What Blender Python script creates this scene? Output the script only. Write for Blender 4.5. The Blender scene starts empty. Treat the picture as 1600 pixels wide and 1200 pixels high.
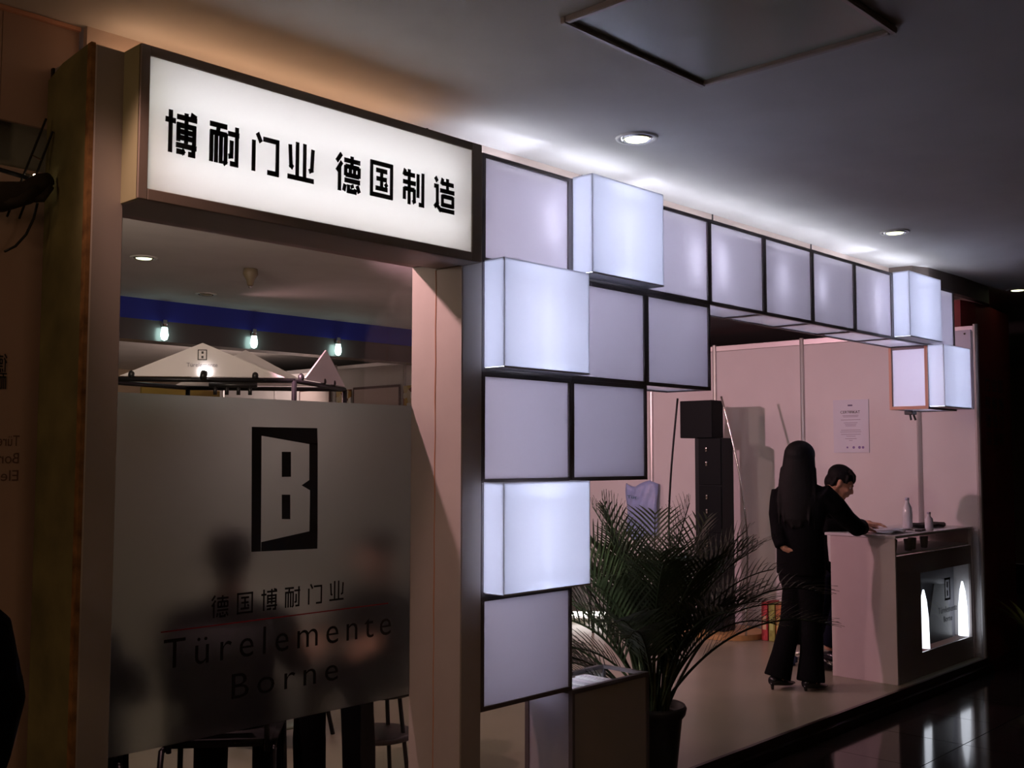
import bpy, bmesh, math, random
from mathutils import Vector, Matrix, Quaternion
random.seed(7)
S = bpy.context.scene
COL = S.collection
PI = math.pi

# ------------------------------------------------------------------ camera, world, exposure
cam = bpy.data.cameras.new('camera'); camo = bpy.data.objects.new('camera', cam); COL.objects.link(camo)
cam.sensor_width = 36; cam.lens = 1661.6/1600*36; cam.clip_start = .05; cam.clip_end = 200
ya, pi_, ro = .7575, .068, .0017
fw = Vector((math.cos(ya)*math.cos(pi_), math.sin(ya)*math.cos(pi_), math.sin(pi_)))
rt = Vector((math.sin(ya), -math.cos(ya), 0)); up = rt.cross(fw)
r2 = rt*math.cos(ro)+up*math.sin(ro); u2 = -rt*math.sin(ro)+up*math.cos(ro)
camo.matrix_world = Matrix(((r2.x, u2.x, -fw.x, -2.9716), (r2.y, u2.y, -fw.y, -2.9734), (r2.z, u2.z, -fw.z, 1.4966), (0, 0, 0, 1)))
S.camera = camo
S.view_settings.view_transform = 'Standard'; S.view_settings.look = 'None'
S.view_settings.exposure = 0.0; S.view_settings.gamma = 1; S.view_settings.use_curve_mapping = False
w = bpy.data.worlds.new('world'); S.world = w; w.use_nodes = True
w.node_tree.nodes['Background'].inputs[0].default_value = (.9, .75, .7, 1)
w.node_tree.nodes['Background'].inputs[1].default_value = .02
S.cycles.max_bounces = 8; S.cycles.diffuse_bounces = 4; S.cycles.transmission_bounces = 6
S.cycles.sample_clamp_indirect = 6.0

PINK = (1, .56, .56); PALE = (1, .74, .66); MAUVE = (1, .52, .62); COOL = (.80, .84, 1); WARM = (1, .62, .36)
def spot(loc, to, power, col, size=70, blend=.6, rad=.04):
    l = bpy.data.lights.new('spot_light', 'SPOT'); l.energy = power; l.color = col; l.spot_size = math.radians(size)
    l.spot_blend = blend; l.shadow_soft_size = rad
    o = bpy.data.objects.new('spot_light', l); COL.objects.link(o); o.location = loc
    o.rotation_euler = (Vector(to)-Vector(loc)).to_track_quat('-Z', 'Y').to_euler(); return o
def area(loc, to, power, col, sx, sy):
    l = bpy.data.lights.new('area_light', 'AREA'); l.energy = power; l.color = col; l.shape = 'RECTANGLE'; l.size = sx; l.size_y = sy
    o = bpy.data.objects.new('area_light', l); COL.objects.link(o); o.location = loc
    o.rotation_euler = (Vector(to)-Vector(loc)).to_track_quat('-Z', 'Y').to_euler(); return o
# halogen spots of the stand, followed by added fill lights without fixtures
spot((.80, 2.9, 2.30), (5.2, 1.6, 1.3), 200, MAUVE, 95, .8, .05)
spot((-.95, .80, 2.72), (0.1, .15, 1.3), 60, PINK, 110, .7, .03)
spot((1.9, 5.0, 2.75), (3.5, 2.2, 0), 60, PINK, 120, .8, .08)
area((.3, 1.3, 2.80), (.5, 1.5, 0), 2.5, WARM, .3, .3)  # added warm fill for the interior behind the window
area((2.6, 1.5, 2.78), (2.6, 1.5, 0), 3.5, (1, .64, .60), .3, .3)  # added pinkish fill over the booth floor
area((-1.35, 1.7, 2.42), (.3, 2.6, 2.86), 22, (1, .78, .62), .3, .2)  # added light, kept out of view, to brighten the interior ceiling
area((4.2, 8.2, 2.80), (4.4, 13.0, 1.6), 50, PALE, 1.0, 1.0)  # added light to brighten the brown back wall
spot((-2.75, -.55, 2.15), (-1.3, -.5, 2.86), 4, WARM, 130, 1, .1)  # added warm fill for the ceiling at left, out of view
spot((-1.96, -.29, 2.84), (-.11, .15, .55), 30, (1, .58, .48), 44, .9, .06)  # added downlight out of view, aimed at the inner side of the window post
# added warm fill lights for the aisle, behind the camera
area((-4.5, -1.0, 2.8), (-4.5, -1.0, 0), 14, WARM, .5, .5)
area((-1.2, -4.0, 2.8), (-1.2, -4.0, 0), 13, WARM, .5, .5)

# ------------------------------------------------------------------ materials
MATS = {}
def mat(name, col, rough=.6, metal=0, noise=0, nscale=8, bump=0, spec=.5, emit=None, estr=0):
    if name in MATS: return MATS[name]
    m = bpy.data.materials.new(name); m.use_nodes = True; n = m.node_tree; b = n.nodes['Principled BSDF']
    b.inputs['Base Color'].default_value = (*col, 1); b.inputs['Roughness'].default_value = rough
    b.inputs['Metallic'].default_value = metal; b.inputs['Specular IOR Level'].default_value = spec
    if emit: b.inputs['Emission Color'].default_value = (*emit, 1); b.inputs['Emission Strength'].default_value = estr
    if noise or bump:
        tc = n.nodes.new('ShaderNodeTexCoord'); t = n.nodes.new('ShaderNodeTexNoise'); t.inputs['Scale'].default_value = nscale
        t.inputs['Detail'].default_value = 5; n.links.new(tc.outputs['Object'], t.inputs['Vector'])
        if noise:
            r = n.nodes.new('ShaderNodeValToRGB'); r.color_ramp.elements[0].position = .3; r.color_ramp.elements[1].position = .7
            r.color_ramp.elements[0].color = (*[c*(1-noise) for c in col], 1); r.color_ramp.elements[1].color = (*[min(1, c*(1+noise)) for c in col], 1)
            n.links.new(t.outputs['Fac'], r.inputs[0]); n.links.new(r.outputs[0], b.inputs['Base Color'])
        if bump:
            bp = n.nodes.new('ShaderNodeBump'); bp.inputs['Strength'].default_value = bump; bp.inputs['Distance'].default_value = .01
            n.links.new(t.outputs['Fac'], bp.inputs['Height']); n.links.new(bp.outputs[0], b.inputs['Normal'])
    MATS[name] = m; return m
def emat(name, col, strength):
    m = bpy.data.materials.new(name); m.use_nodes = True; n = m.node_tree; n.nodes.clear()
    e = n.nodes.new('ShaderNodeEmission'); e.inputs[0].default_value = (*col, 1); e.inputs[1].default_value = strength
    o = n.nodes.new('ShaderNodeOutputMaterial'); n.links.new(e.outputs[0], o.inputs[0]); MATS[name] = m; return m
def facing(n):
    lw = n.nodes.new('ShaderNodeLayerWeight'); lw.inputs[0].default_value = .5
    p = n.nodes.new('ShaderNodeMath'); p.operation = 'POWER'; p.inputs[1].default_value = 5; n.links.new(lw.outputs['Facing'], p.inputs[0])
    a = n.nodes.new('ShaderNodeMath'); a.operation = 'MULTIPLY_ADD'; a.inputs[1].default_value = .9; a.inputs[2].default_value = .04; n.links.new(p.outputs[0], a.inputs[0]); return a
def acrylic(name, col, trans=.55, gloss=.06, rough=.12, glow=0, gcol=(1, 1, 1)):
    m = bpy.data.materials.new(name); m.use_nodes = True; n = m.node_tree; n.nodes.clear(); L = n.links.new
    d = n.nodes.new('ShaderNodeBsdfDiffuse'); t = n.nodes.new('ShaderNodeBsdfTranslucent'); g = n.nodes.new('ShaderNodeBsdfGlossy')
    for x in (d, t): x.inputs[0].default_value = (*col, 1)
    g.inputs['Roughness'].default_value = rough
    a = n.nodes.new('ShaderNodeMixShader'); a.inputs[0].default_value = trans; L(d.outputs[0], a.inputs[1]); L(t.outputs[0], a.inputs[2])
    f = facing(n)
    b = n.nodes.new('ShaderNodeMixShader'); L(f.outputs[0], b.inputs[0]); L(a.outputs[0], b.inputs[1]); L(g.outputs[0], b.inputs[2])
    last = b
    if glow:
        e = n.nodes.new('ShaderNodeEmission'); e.inputs[0].default_value = (*gcol, 1); e.inputs[1].default_value = glow
        c = n.nodes.new('ShaderNodeAddShader'); L(b.outputs[0], c.inputs[0]); L(e.outputs[0], c.inputs[1]); last = c
    o = n.nodes.new('ShaderNodeOutputMaterial'); L(last.outputs[0], o.inputs[0]); MATS[name] = m; return m
def clear_glass(name, tint=(1, 1, 1), refl=1.0):
    m = bpy.data.materials.new(name); m.use_nodes = True; n = m.node_tree; n.nodes.clear(); L = n.links.new
    t = n.nodes.new('ShaderNodeBsdfTransparent'); t.inputs[0].default_value = (*tint, 1)
    g = n.nodes.new('ShaderNodeBsdfGlossy'); g.inputs['Roughness'].default_value = .02
    f = facing(n)
    b = n.nodes.new('ShaderNodeMixShader'); L(f.outputs[0], b.inputs[0]); L(t.outputs[0], b.inputs[1]); L(g.outputs[0], b.inputs[2])
    o = n.nodes.new('ShaderNodeOutputMaterial'); L(b.outputs[0], o.inputs[0]); MATS[name] = m; return m
def film_mat():
    m = bpy.data.materials.new('frosted_film'); m.use_nodes = True; n = m.node_tree; n.nodes.clear(); L = n.links.new
    r = n.nodes.new('ShaderNodeBsdfRefraction'); r.inputs['Roughness'].default_value = .52; r.inputs['IOR'].default_value = 1.16
    r.inputs['Color'].default_value = (.76, .79, .79, 1)
    t = n.nodes.new('ShaderNodeBsdfTranslucent'); t.inputs[0].default_value = (.8, .8, .82, 1)
    d = n.nodes.new('ShaderNodeBsdfDiffuse'); d.inputs[0].default_value = (.5, .5, .52, 1)
    a = n.nodes.new('ShaderNodeMixShader'); a.inputs[0].default_value = .30; L(t.outputs[0], a.inputs[1]); L(d.outputs[0], a.inputs[2])
    b = n.nodes.new('ShaderNodeMixShader'); b.inputs[0].default_value = .045; L(r.outputs[0], b.inputs[1]); L(a.outputs[0], b.inputs[2])
    o = n.nodes.new('ShaderNodeOutputMaterial'); L(b.outputs[0], o.inputs[0]); return m

M_ceil = mat('ceiling_paint', (.62, .60, .58), .8, noise=.05, nscale=3, bump=.05)
M_frame = mat('frame_metal', (.17, .145, .15), .45, .3)
M_post = mat('post_paint', (.42, .37, .33), .55, noise=.04, nscale=4)
M_jamb = mat('jamb_laminate', (.72, .66, .63), .5, noise=.03)
M_raw = mat('raw_board', (.22, .20, .085), .8, noise=.35, nscale=5, bump=.1)
M_rust = mat('rusty_edge', (.30, .15, .05), .8, noise=.5, nscale=20)
M_white = mat('white_panel', (.74, .72, .72), .45, noise=.02, nscale=4)
M_alu = mat('aluminium', (.62, .60, .60), .35, .6)
M_silver = mat('chrome', (.75, .73, .72), .18, 1)
M_black = mat('black_plastic', (.012, .012, .013), .4)
M_blackmetal = mat('black_metal', (.02, .02, .022), .35, .5)
M_text = mat('black_vinyl', (.006, .006, .007), .5)
M_beige = mat('laminate_floor', (.31, .30, .22), .3, noise=.06, nscale=2.5)
M_ring = mat('trim_white', (.72, .70, .66), .4)
M_cloth = mat('black_cloth', (.004, .004, .005), .95, bump=.2, nscale=60, spec=.1)
M_cloth2 = mat('navy_cloth', (.006, .007, .016), .95, bump=.2, nscale=60, spec=.1)
M_skin = mat('skin', (.50, .27, .17), .55, noise=.05, nscale=30)
M_hair = mat('black_hair', (.004, .0035, .0035), .65, bump=.12, nscale=120, spec=.15)
M_leaf = mat('palm_leaf', (.024, .033, .010), .45, noise=.4, nscale=6)
M_stem = mat('palm_stem', (.09, .10, .035), .5, noise=.3)
M_soil = mat('soil', (.03, .02, .012), .95, noise=.4, nscale=30, bump=.5)
M_wood = mat('pale_wood', (.50, .30, .12), .4, noise=.15, nscale=6)
M_tube = emat('tube_cool', (.82, .85, 1), 98)
M_tube_box = emat('tube_box', (.76, .81, 1), 385)
M_tube_sign = emat('tube_sign', (.93, .96, 1), 21)
M_halogen = emat('halogen', (1, .86, .82), 30)
M_lampglow = emat('lamp_glow', (.95, 1, .62), 2.2)
M_spotglow = emat('cool_lamp', (.62, 1, .92), 9)
A_flat = acrylic('acrylic_flat', (.93, .90, .95), .62)
A_box = acrylic('acrylic_box', (.94, .95, 1.0), .68)
A_sign = acrylic('acrylic_sign', (.92, .90, .89), .60)
A_back = acrylic('acrylic_back', (.90, .88, .90), .18)
A_pink = mat('lit_orange_and_rail', (.72, .38, .26), .6)  # halogen-lit orange for the cube's side frame; the reddish left rail shares it

# ------------------------------------------------------------------ mesh helpers
def B(): return bmesh.new()
def bx(bm, x0, x1, y0, y1, z0, z1):
    v = [bm.verts.new((x, y, z)) for x in (x0, x1) for y in (y0, y1) for z in (z0, z1)]
    for f in ((0, 1, 3, 2), (4, 6, 7, 5), (0, 4, 5, 1), (2, 3, 7, 6), (0, 2, 6, 4), (1, 5, 7, 3)): bm.faces.new([v[i] for i in f])
    return v
def bev(bm, r=.003, seg=1):
    bmesh.ops.bevel(bm, geom=bm.edges[:], offset=r, segments=seg, affect='EDGES', clamp_overlap=True); return bm
def frame_basis(d):
    d = d.normalized(); a = Vector((0, 0, 1)) if abs(d.z) < .9 else Vector((1, 0, 0))
    s = d.cross(a).normalized(); return s, d.cross(s).normalized()
def tube(bm, pts, rad, n=8, cap=True, flat=None):
    """swept tube; rad = number or list; flat = (a, b) multipliers of the cross section"""
    pts = [Vector(p) for p in pts]; k = len(pts)
    if not hasattr(rad, '__len__'): rad = [rad]*k
    rings = []; ps = None
    for i, p in enumerate(pts):
        d = (pts[min(i+1, k-1)]-pts[max(i-1, 0)])
        if d.length < 1e-9: d = Vector((0, 0, 1))
        d.normalize()
        if ps is None: s, t = frame_basis(d)
        else:
            s = (ps-d*ps.dot(d)).normalized(); t = d.cross(s)
        ps = s
        fa, fb = flat if flat else (1, 1)
        rings.append([bm.verts.new(p+s*math.cos(2*PI*j/n)*rad[i]*fa+t*math.sin(2*PI*j/n)*rad[i]*fb) for j in range(n)])
    for a, b in zip(rings, rings[1:]):
        for j in range(n): bm.faces.new((a[j], a[(j+1) % n], b[(j+1) % n], b[j]))
    if cap:
        bm.faces.new(rings[0][::-1]); bm.faces.new(rings[-1])
    return rings
def lathe(bm, prof, c=(0, 0, 0), n=24):
    rings = []
    for r, z in prof:
        rings.append([bm.verts.new((c[0]+r*math.cos(2*PI*j/n), c[1]+r*math.sin(2*PI*j/n), c[2]+z)) for j in range(n)])
    for a, b in zip(rings, rings[1:]):
        for j in range(n): bm.faces.new((a[j], a[(j+1) % n], b[(j+1) % n], b[j]))
    bm.faces.new(rings[0][::-1]); bm.faces.new(rings[-1])
def ell(bm, c, r, rot=None, sub=3):
    g = bmesh.ops.create_icosphere(bm, subdivisions=sub, radius=1)
    R = rot.to_matrix() if isinstance(rot, Quaternion) else (rot or Matrix.Identity(3))
    for v in g['verts']: v.co = R @ Vector((v.co.x*r[0], v.co.y*r[1], v.co.z*r[2]))+Vector(c)
def poly(bm, pts, d):
    """prism: closed outline pts, extruded along d"""
    d = Vector(d); a = [bm.verts.new(p) for p in pts]; b = [bm.verts.new(Vector(p)+d) for p in pts]; n = len(a)
    bm.faces.new(a[::-1]); bm.faces.new(b)
    for i in range(n): bm.faces.new((a[i], a[(i+1) % n], b[(i+1) % n], b[i]))
def link(name, bm, m, parent=None, smooth=False, org=(0, 0, 0), sm_angle=None):
    bmesh.ops.recalc_face_normals(bm, faces=bm.faces[:])
    o_ = Vector(org)
    if o_.length: bmesh.ops.translate(bm, verts=bm.verts[:], vec=-o_)
    me = bpy.data.meshes.new(name); bm.to_mesh(me); bm.free()
    for x in (m if isinstance(m, (list, tuple)) else [m]): me.materials.append(x)
    if smooth: me.polygons.foreach_set('use_smooth', [True]*len(me.polygons))
    o = bpy.data.objects.new(name, me); COL.objects.link(o)
    if parent is not None: o.parent = parent
    return o
class Thing:
    def __init__(s, name, label, cat, org=(0, 0, 0), group=None, kind=None, rotz=0):
        s.org = Vector(org); s.e = bpy.data.objects.new(name, None); s.e.empty_display_size = .1; COL.objects.link(s.e); s.e.location = org
        s.e.rotation_euler.z = rotz; s.world = True
        if kind: s.e['kind'] = kind
        else: s.e['label'] = label; s.e['category'] = cat
        if kind and label: s.e['label'] = label
        if group: s.e['group'] = group
    def part(s, name, bm, m, smooth=False, parent=None, label=None):
        o = link(name, bm, m, parent or s.e, smooth, s.org if s.world else (0, 0, 0))
        if label: o['label'] = label
        return o
def solo(name, label, cat, bm, m, org, smooth=False, group=None, kind=None):
    o = link(name, bm, m, None, smooth, org); o.location = org; o['label'] = label; o['category'] = cat
    if group: o['group'] = group
    if kind: o['kind'] = kind
    return o
def struct(name, bm, m, label=None, org=(0, 0, 0)):
    o = link(name, bm, m, None, False, org); o.location = org; o['kind'] = 'structure'
    if label: o['label'] = label
    return o
def dup(root, loc, rotz=0, label=None):
    r = root.copy(); COL.objects.link(r); r.location = loc; r.rotation_euler.z = rotz
    if label: r['label'] = label
    for ch in list(root.children):
        c = ch.copy(); COL.objects.link(c); c.parent = r
        for g in ch.children:
            d = g.copy(); COL.objects.link(d); d.parent = c
    return r
DG = None
def solidify_shape(bm, voxel=.008, smooth=3):
    """voxel-remesh overlapping pieces into one continuous surface"""
    me = bpy.data.meshes.new('tmp'); bmesh.ops.recalc_face_normals(bm, faces=bm.faces[:]); bm.to_mesh(me); bm.free()
    o = bpy.data.objects.new('tmp', me); COL.objects.link(o)
    m = o.modifiers.new('r', 'REMESH'); m.mode = 'VOXEL'; m.voxel_size = voxel; m.use_smooth_shade = True
    if smooth: s = o.modifiers.new('s', 'SMOOTH'); s.iterations = smooth; s.factor = .5
    dg = bpy.context.evaluated_depsgraph_get(); dg.update()
    res = bpy.data.meshes.new_from_object(o.evaluated_get(dg)); out = B(); out.from_mesh(res)
    bpy.data.objects.remove(o); bpy.data.meshes.remove(me); bpy.data.meshes.remove(res); return out

# ------------------------------------------------------------------ the setting
ZC = 2.86
b = B(); bx(b, -9, 14, -9, 14, ZC+.0, ZC+.1); struct('ceiling', b, M_ceil)
b = B(); bx(b, -1.75, 5.36, 0, 13.9, -.10, 0); struct('floor_booth', b, M_beige)
b = B(); bx(b, -1.75, 5.36, -.022, 0, -.10, .004); struct('trim_1', b, mat('dark_edge', (.035, .02, .02), .3))
b = B(); bx(b, -1.75, 5.36, -.05, -.022, -.10, -.045); struct('trim_2', b, mat('dark_edge2', (.02, .014, .013), .3))
M_tile = mat('dark_granite', (.020, .016, .015), .09, noise=.35, nscale=14)
fl = B(); bx(fl, -9, 14, -9, 14, -.14, -.1035); FL = struct('floor_aisle', fl, mat('tile_joint', (.008, .007, .006), .5))
tb = B(); bx(tb, .0025, .5975, .0025, .5975, -.1035, -.1005)
tile = link('tile', tb, M_tile, FL); first = True
for i in range(-8, 13):
    for j in range(-7, 0):
        t = tile if first else tile.copy()
        if not first: COL.objects.link(t); t.parent = FL
        first = False; t.location = (i*.6+.15, j*.6-.05, random.uniform(-.0004, .0004))
for j in range(0, 3):
    for i in range(0, 8):
        t = tile.copy(); COL.objects.link(t); t.parent = FL; t.location = (5.37+i*.6, j*.6-.05, 0)
# end wall of the stand: panels in an aluminium post system, seen from the left
XW = 5.31
ws = B(); bx(ws, XW+.02, XW+.05, -.0, 12.9, -.0, 2.46); WR = struct('wall_right', ws, M_white)
seams = [0, .45, 1.45, 2.32, 3.03, 4.0, 5.0, 5.75, 6.62, 7.95, 9.3, 10.6, 12.9]
for y0, y1 in zip(seams, seams[1:]):
    h = 2.5 if y0 < 3.9 else 2.64
    b = B(); bx(b, XW+.004, XW+.018, y0+.02, y1-.02, .03, h-.05); link('panel', bev(b, .002), M_white, WR)
    b = B(); bx(b, XW, XW+.022, y0+.018, y1-.018, h-.048, h); link('top_rail', bev(b, .002), M_alu, WR)
    b = B(); bx(b, XW, XW+.022, y0+.018, y1-.018, 0, .03); link('bottom_rail', b, M_alu, WR)
for y0 in seams:
    h = 2.51 if y0 < 3.5 else 2.66
    b = B(); tube(b, [(XW+.005, y0, 0), (XW+.005, y0, h)], .02, 8); link('post', b, M_alu, WR)
b = B(); bx(b, XW-.012, XW+.002, .03, .44, 1.86, 2.47); bev(b, .003); o = link('upper_panel', b, mat('cube_lit_white', (.66, .70, .80), .35), WR)  # bluish light of the cubes put into the panel colour
for (y, z) in ((.075, 2.44), (.06, 1.88), (.085, 1.88), (.41, 1.88)):
    b = B(); tube(b, [(XW-.018, y, z), (XW-.010, y, z)], .007, 8); link('screw', b, M_black, o)
# hall beyond
M_hallbrown = mat('hall_wall_brown', (.42, .31, .20), .7, noise=.1, nscale=1)
b = B(); bx(b, -9, 14, 13.0, 13.2, -.1, ZC); WB = struct('wall_back', b, M_hallbrown)
for x in (2.6, 4.4, 6.3, 8.2):
    b = B(); bx(b, x, x+.02, 12.985, 13.0, 0, ZC); link('seam', b, mat('seam_dark', (.12, .09, .06), .7), WB)
b = B(); bx(b, -9, 3.6, 11.4, 11.5, -.1, ZC-.0); struct('wall_back_grey', b, mat('hall_wall_grey', (.13, .14, .14), .7))
b = B(); bx(b, -9.2, -9, -9, 14, -.1, ZC); struct('wall_left_far', b, M_hallbrown)
b = B(); bx(b, -9, 14, -9.2, -9, -.1, ZC); struct('wall_front_far', b, mat('dark_wall', (.10, .07, .06), .8))
b = B(); bx(b, 14, 14.2, -9, 14, -.1, ZC); struct('wall_right_far', b, M_hallbrown)
b = B(); bx(b, -1.505, 4.42, .275, .30, 2.725, ZC); FZ = struct('trim_3', b, mat('fascia', (.60, .48, .42), .6))
for x in (-.06, .95, 2.1, 3.25):
    b = B(); bx(b, x, x+.008, .270, .275, 2.70, ZC); link('joint', b, M_black, FZ)
# blue beam deep in the hall
b = B(); bx(b, -3, 5.2, 5.65, 5.9, 2.68, ZC); BB = struct('trim_4', b, mat('royal_blue', (.020, .032, .34), .5))
b = B(); bx(b, -3, 5.2, 5.66, 5.9, 2.50, 2.68); struct('trim_5', b, mat('beam_grey', (.10, .085, .085), .25))

# ------------------------------------------------------------------ portal with the window: posts, lintel, sign
t = Thing('portal_post', 'tall left portal post with unpainted yellowish side board', 'post', (-1.555, .15, 0))
b = B(); bx(b, -1.600, -1.505, 0, .285, 0, 2.70); t.part('front_board', bev(b, .003), M_post)
b = B(); poly(b, [(-1.612, .03, 0), (-1.612, .30, 0), (-1.612, .30, 2.66), (-1.612, .20, 2.69), (-1.612, .03, 2.705)], (.010, 0, 0)); t.part('side_board', b, M_raw, label='stained yellowish unpainted board')
b = B(); bx(b, -1.613, -1.6005, .004, .03, 0, 2.705); t.part('edge_strip', b, M_rust, label='orange rusty edge strip')
b = B(); bx(b, -1.605, -1.51, .285, .300, 0, 2.70); t.part('back_board', b, M_black)
t = Thing('portal_post', 'right portal post with pink-lit inner side beside the cube wall', 'post', (-.05, .15, 0))
b = B(); bx(b, -.110, .0, 0, .15, 0, 2.715); t.part('front_board', bev(b, .003), [M_post])
b = B(); bx(b, -.110, .0, .1505, .30, 0, 2.715); t.part('rear_board', bev(b, .003), M_jamb)
b = B(); bx(b, -.1125, -.110, .002, .149, 0, 2.24); t.part('inner_lining', b, M_jamb)
b = B()
tube(b, [(-.1125, .150+.0015*math.sin(i*1.7), .02+i*.074) for i in range(31)], [.0022+.0012*random.random() for _ in range(31)], 5)
t.part('sealant_bead', b, mat('sealant', (.75, .38, .22), .5))
t = Thing('portal_lintel', 'brown lintel beam above the window opening behind the sign box', 'beam', (-.8, .15, 2.25))
b = B(); bx(b, -1.505, -.110, 0, .15, 2.245, 2.70); t.part('front_board', bev(b, .003), M_post)
b = B(); bx(b, -1.505, -.110, .151, .30, 2.270, 2.70); t.part('rear_board', bev(b, .003), mat('lintel_rear', (.45, .33, .32), .4))
# glazing
t = Thing('window_1', None, None, (-.8, .3, .0), kind='structure')
b = B(); b.faces.new([b.verts.new(p) for p in ((-1.505, .300, 0), (-.111, .300, 0), (-.111, .300, 2.27), (-1.505, .300, 2.27))]); t.part('glass_pane', b, clear_glass('clear_glass'))
b = B(); bx(b, -1.505, -.111, .2950, .2985, .548, 1.701)
film = t.part('frosted_film', b, film_mat())
def lx(x): return x
yo = .2945
b = B()
def quadp(bm, pts, y=yo, th=.0012): poly(bm, [(x, y, z) for x, z in pts], (0, -th, 0))
quadp(b, [(-.861, 1.600), (-.578, 1.601), (-.575, 1.536), (-.821, 1.569), (-.821, 1.600)])
quadp(b, [(-.861, 1.600), (-.821, 1.600), (-.815, 1.159), (-.853, 1.159)])
quadp(b, [(-.853, 1.159), (-.813, 1.159), (-.813, 1.191), (-.606, 1.219), (-.570, 1.219), (-.570, 1.153)])
quadp(b, [(-.612, 1.545), (-.575, 1.545), (-.570, 1.215), (-.606, 1.215), (-.606, 1.370), (-.644, 1.389), (-.610, 1.408)])
quadp(b, [(-.733, 1.512), (-.694, 1.512), (-.692, 1.421), (-.731, 1.421)])
quadp(b, [(-.730, 1.357), (-.694, 1.356), (-.692, 1.267), (-.728, 1.269)])
t.part('door_emblem', b, M_text, label='black open door emblem shaped like a letter B')

GL = {
 'bo': [[(16, 0), (16, 100)], [(0, 24), (32, 24)], [(36, 12), (100, 12)], [(66, 0), (66, 72)], [(41, 26), (41, 70)], [(92, 26), (92, 72)], [(36, 31), (97, 31)], [(41, 46), (92, 46)], [(41, 60), (92, 60)], [(34, 79), (100, 79)], [(36, 94), (56, 94), (61, 89)], [(90, 72), (90, 96), (74, 96)], [(80, 1), (98, 7)]],
 'nai': [[(0, 8), (58, 8)], [(30, 8), (26, 28)], [(1, 28), (57, 28)], [(6, 24), (6, 100)], [(22, 28), (22, 100)], [(38, 28), (38, 100)], [(54, 24), (54, 94), (47, 100)], [(62, 22), (100, 22)], [(92, 3), (92, 95), (70, 95)], [(74, 38), (74, 76), (64, 78)]],
 'men': [[(8, 22), (8, 100)], [(20, 2), (34, 24)], [(42, 14), (94, 14), (94, 96), (58, 96)]],
 'ye': [[(36, 0), (36, 90)], [(64, 0), (64, 90)], [(8, 10), (12, 64), (20, 69)], [(96, 10), (92, 64), (82, 69)], [(0, 93), (100, 93)]],
 'de': [[(22, 0), (3, 22)], [(24, 22), (4, 48)], [(15, 36), (15, 100)], [(34, 14), (100, 14)], [(66, 1), (66, 28)], [(40, 30), (96, 30)], [(40, 53), (96, 53)], [(40, 28), (40, 56)], [(96, 28), (96, 56)], [(59, 30), (59, 53)], [(77, 30), (77, 53)], [(36, 68), (100, 68)], [(38, 80), (33, 98)], [(52, 79), (52, 96), (80, 96), (82, 88)], [(66, 77), (70, 87)], [(88, 77), (98, 96)]],
 'guo': [[(6, 1), (6, 99)], [(94, 1), (94, 99)], [(1, 6), (99, 6)], [(1, 94), (99, 94)], [(26, 25), (74, 25)], [(28, 48), (72, 48)], [(24, 75), (76, 75)], [(50, 25), (50, 75)], [(66, 58), (74, 67)]],
 'zhi': [[(10, 2), (3, 20)], [(6, 15), (54, 15)], [(0, 38), (58, 38)], [(28, 0), (28, 100)], [(6, 57), (52, 57)], [(6, 54), (6, 88)], [(52, 54), (52, 88), (45, 93)], [(69, 8), (69, 76)], [(92, 3), (92, 95), (74, 95)]],
 'zao': [[(6, 2), (16, 14)], [(1, 28), (16, 28), (16, 78), (3, 90)], [(13, 82), (30, 95), (100, 95)], [(43, 2), (36, 20)], [(38, 16), (96, 16)], [(66, 0), (66, 38)], [(30, 38), (100, 38)], [(41, 54), (93, 54)], [(41, 79), (93, 79)], [(41, 50), (41, 84)], [(93, 50), (93, 84)]],
}
def glyph(bm, key, x0, z1, wd, ht, y, th=.0015, sw=11, mirror=False, yd=None):
    """draw a character of straight strokes in the plane y"""
    for st in GL[key]:
        pts = [Vector((px, py)) for px, py in st]
        hw = sw/2
        for a, c in zip(pts, pts[1:]):
            d = (c-a); L = d.length; d = d/L; nn = Vector((-d.y, d.x))*hw
            a2, c2 = a-d*(0 if a == pts[0] else hw*.9), c+d*(0 if c == pts[-1] else hw*.9)
            q = [a2+nn, c2+nn, c2-nn, a2-nn]
            out = []
            for p in q:
                u = p.x/100; u = 1-u if mirror else u
                out.append((x0+u*wd, y, z1-p.y/100*ht))
            poly(bm, out, (0, -th, 0))
for k, xa in zip(('de', 'guo', 'bo', 'nai', 'men', 'ye'), (0, 1, 2, 3, 4, 5)):
    u = xa/5*.497; zt = 1.019+.008*xa/5
    b = B(); glyph(b, k, -1.008+u, zt, .066, .075, yo, .001, 9); t.part('character', b, M_text)
b = B(); bx(b, -1.192, -.225, yo-.0008, yo, .9165, .9205); t.part('red_line', b, mat('red_vinyl', (.35, .01, .02), .5))
def text_mesh(s, height, width, cap=None, spacing=1.0, offset=0):
    c = bpy.data.curves.new('txt', 'FONT'); c.body = s; c.size = 1; c.space_character = spacing; c.extrude = 0.01; c.resolution_u = 4; c.offset = offset
    o = bpy.data.objects.new('txt', c); COL.objects.link(o); dg = bpy.context.evaluated_depsgraph_get(); dg.update()
    me = bpy.data.meshes.new_from_object(o.evaluated_get(dg)); bm = B(); bm.from_mesh(me)
    bpy.data.objects.remove(o); bpy.data.curves.remove(c); bpy.data.meshes.remove(me)
    xs = [v.co.x for v in bm.verts]; ys = [v.co.y for v in bm.verts]
    sx = width/(max(xs)-min(xs)); sy = height/(max(ys)-min(ys)); mx, my = min(xs), min(ys)
    for v in bm.verts: v.co = Vector(((v.co.x-mx)*sx, (v.co.y-my)*sy, v.co.z*.06))
    return bm
def on_xz(bm, x, y, z):
    for v in bm.verts: v.co = Vector((v.co.x+x, y-v.co.z, v.co.y+z))
    return bm
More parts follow.
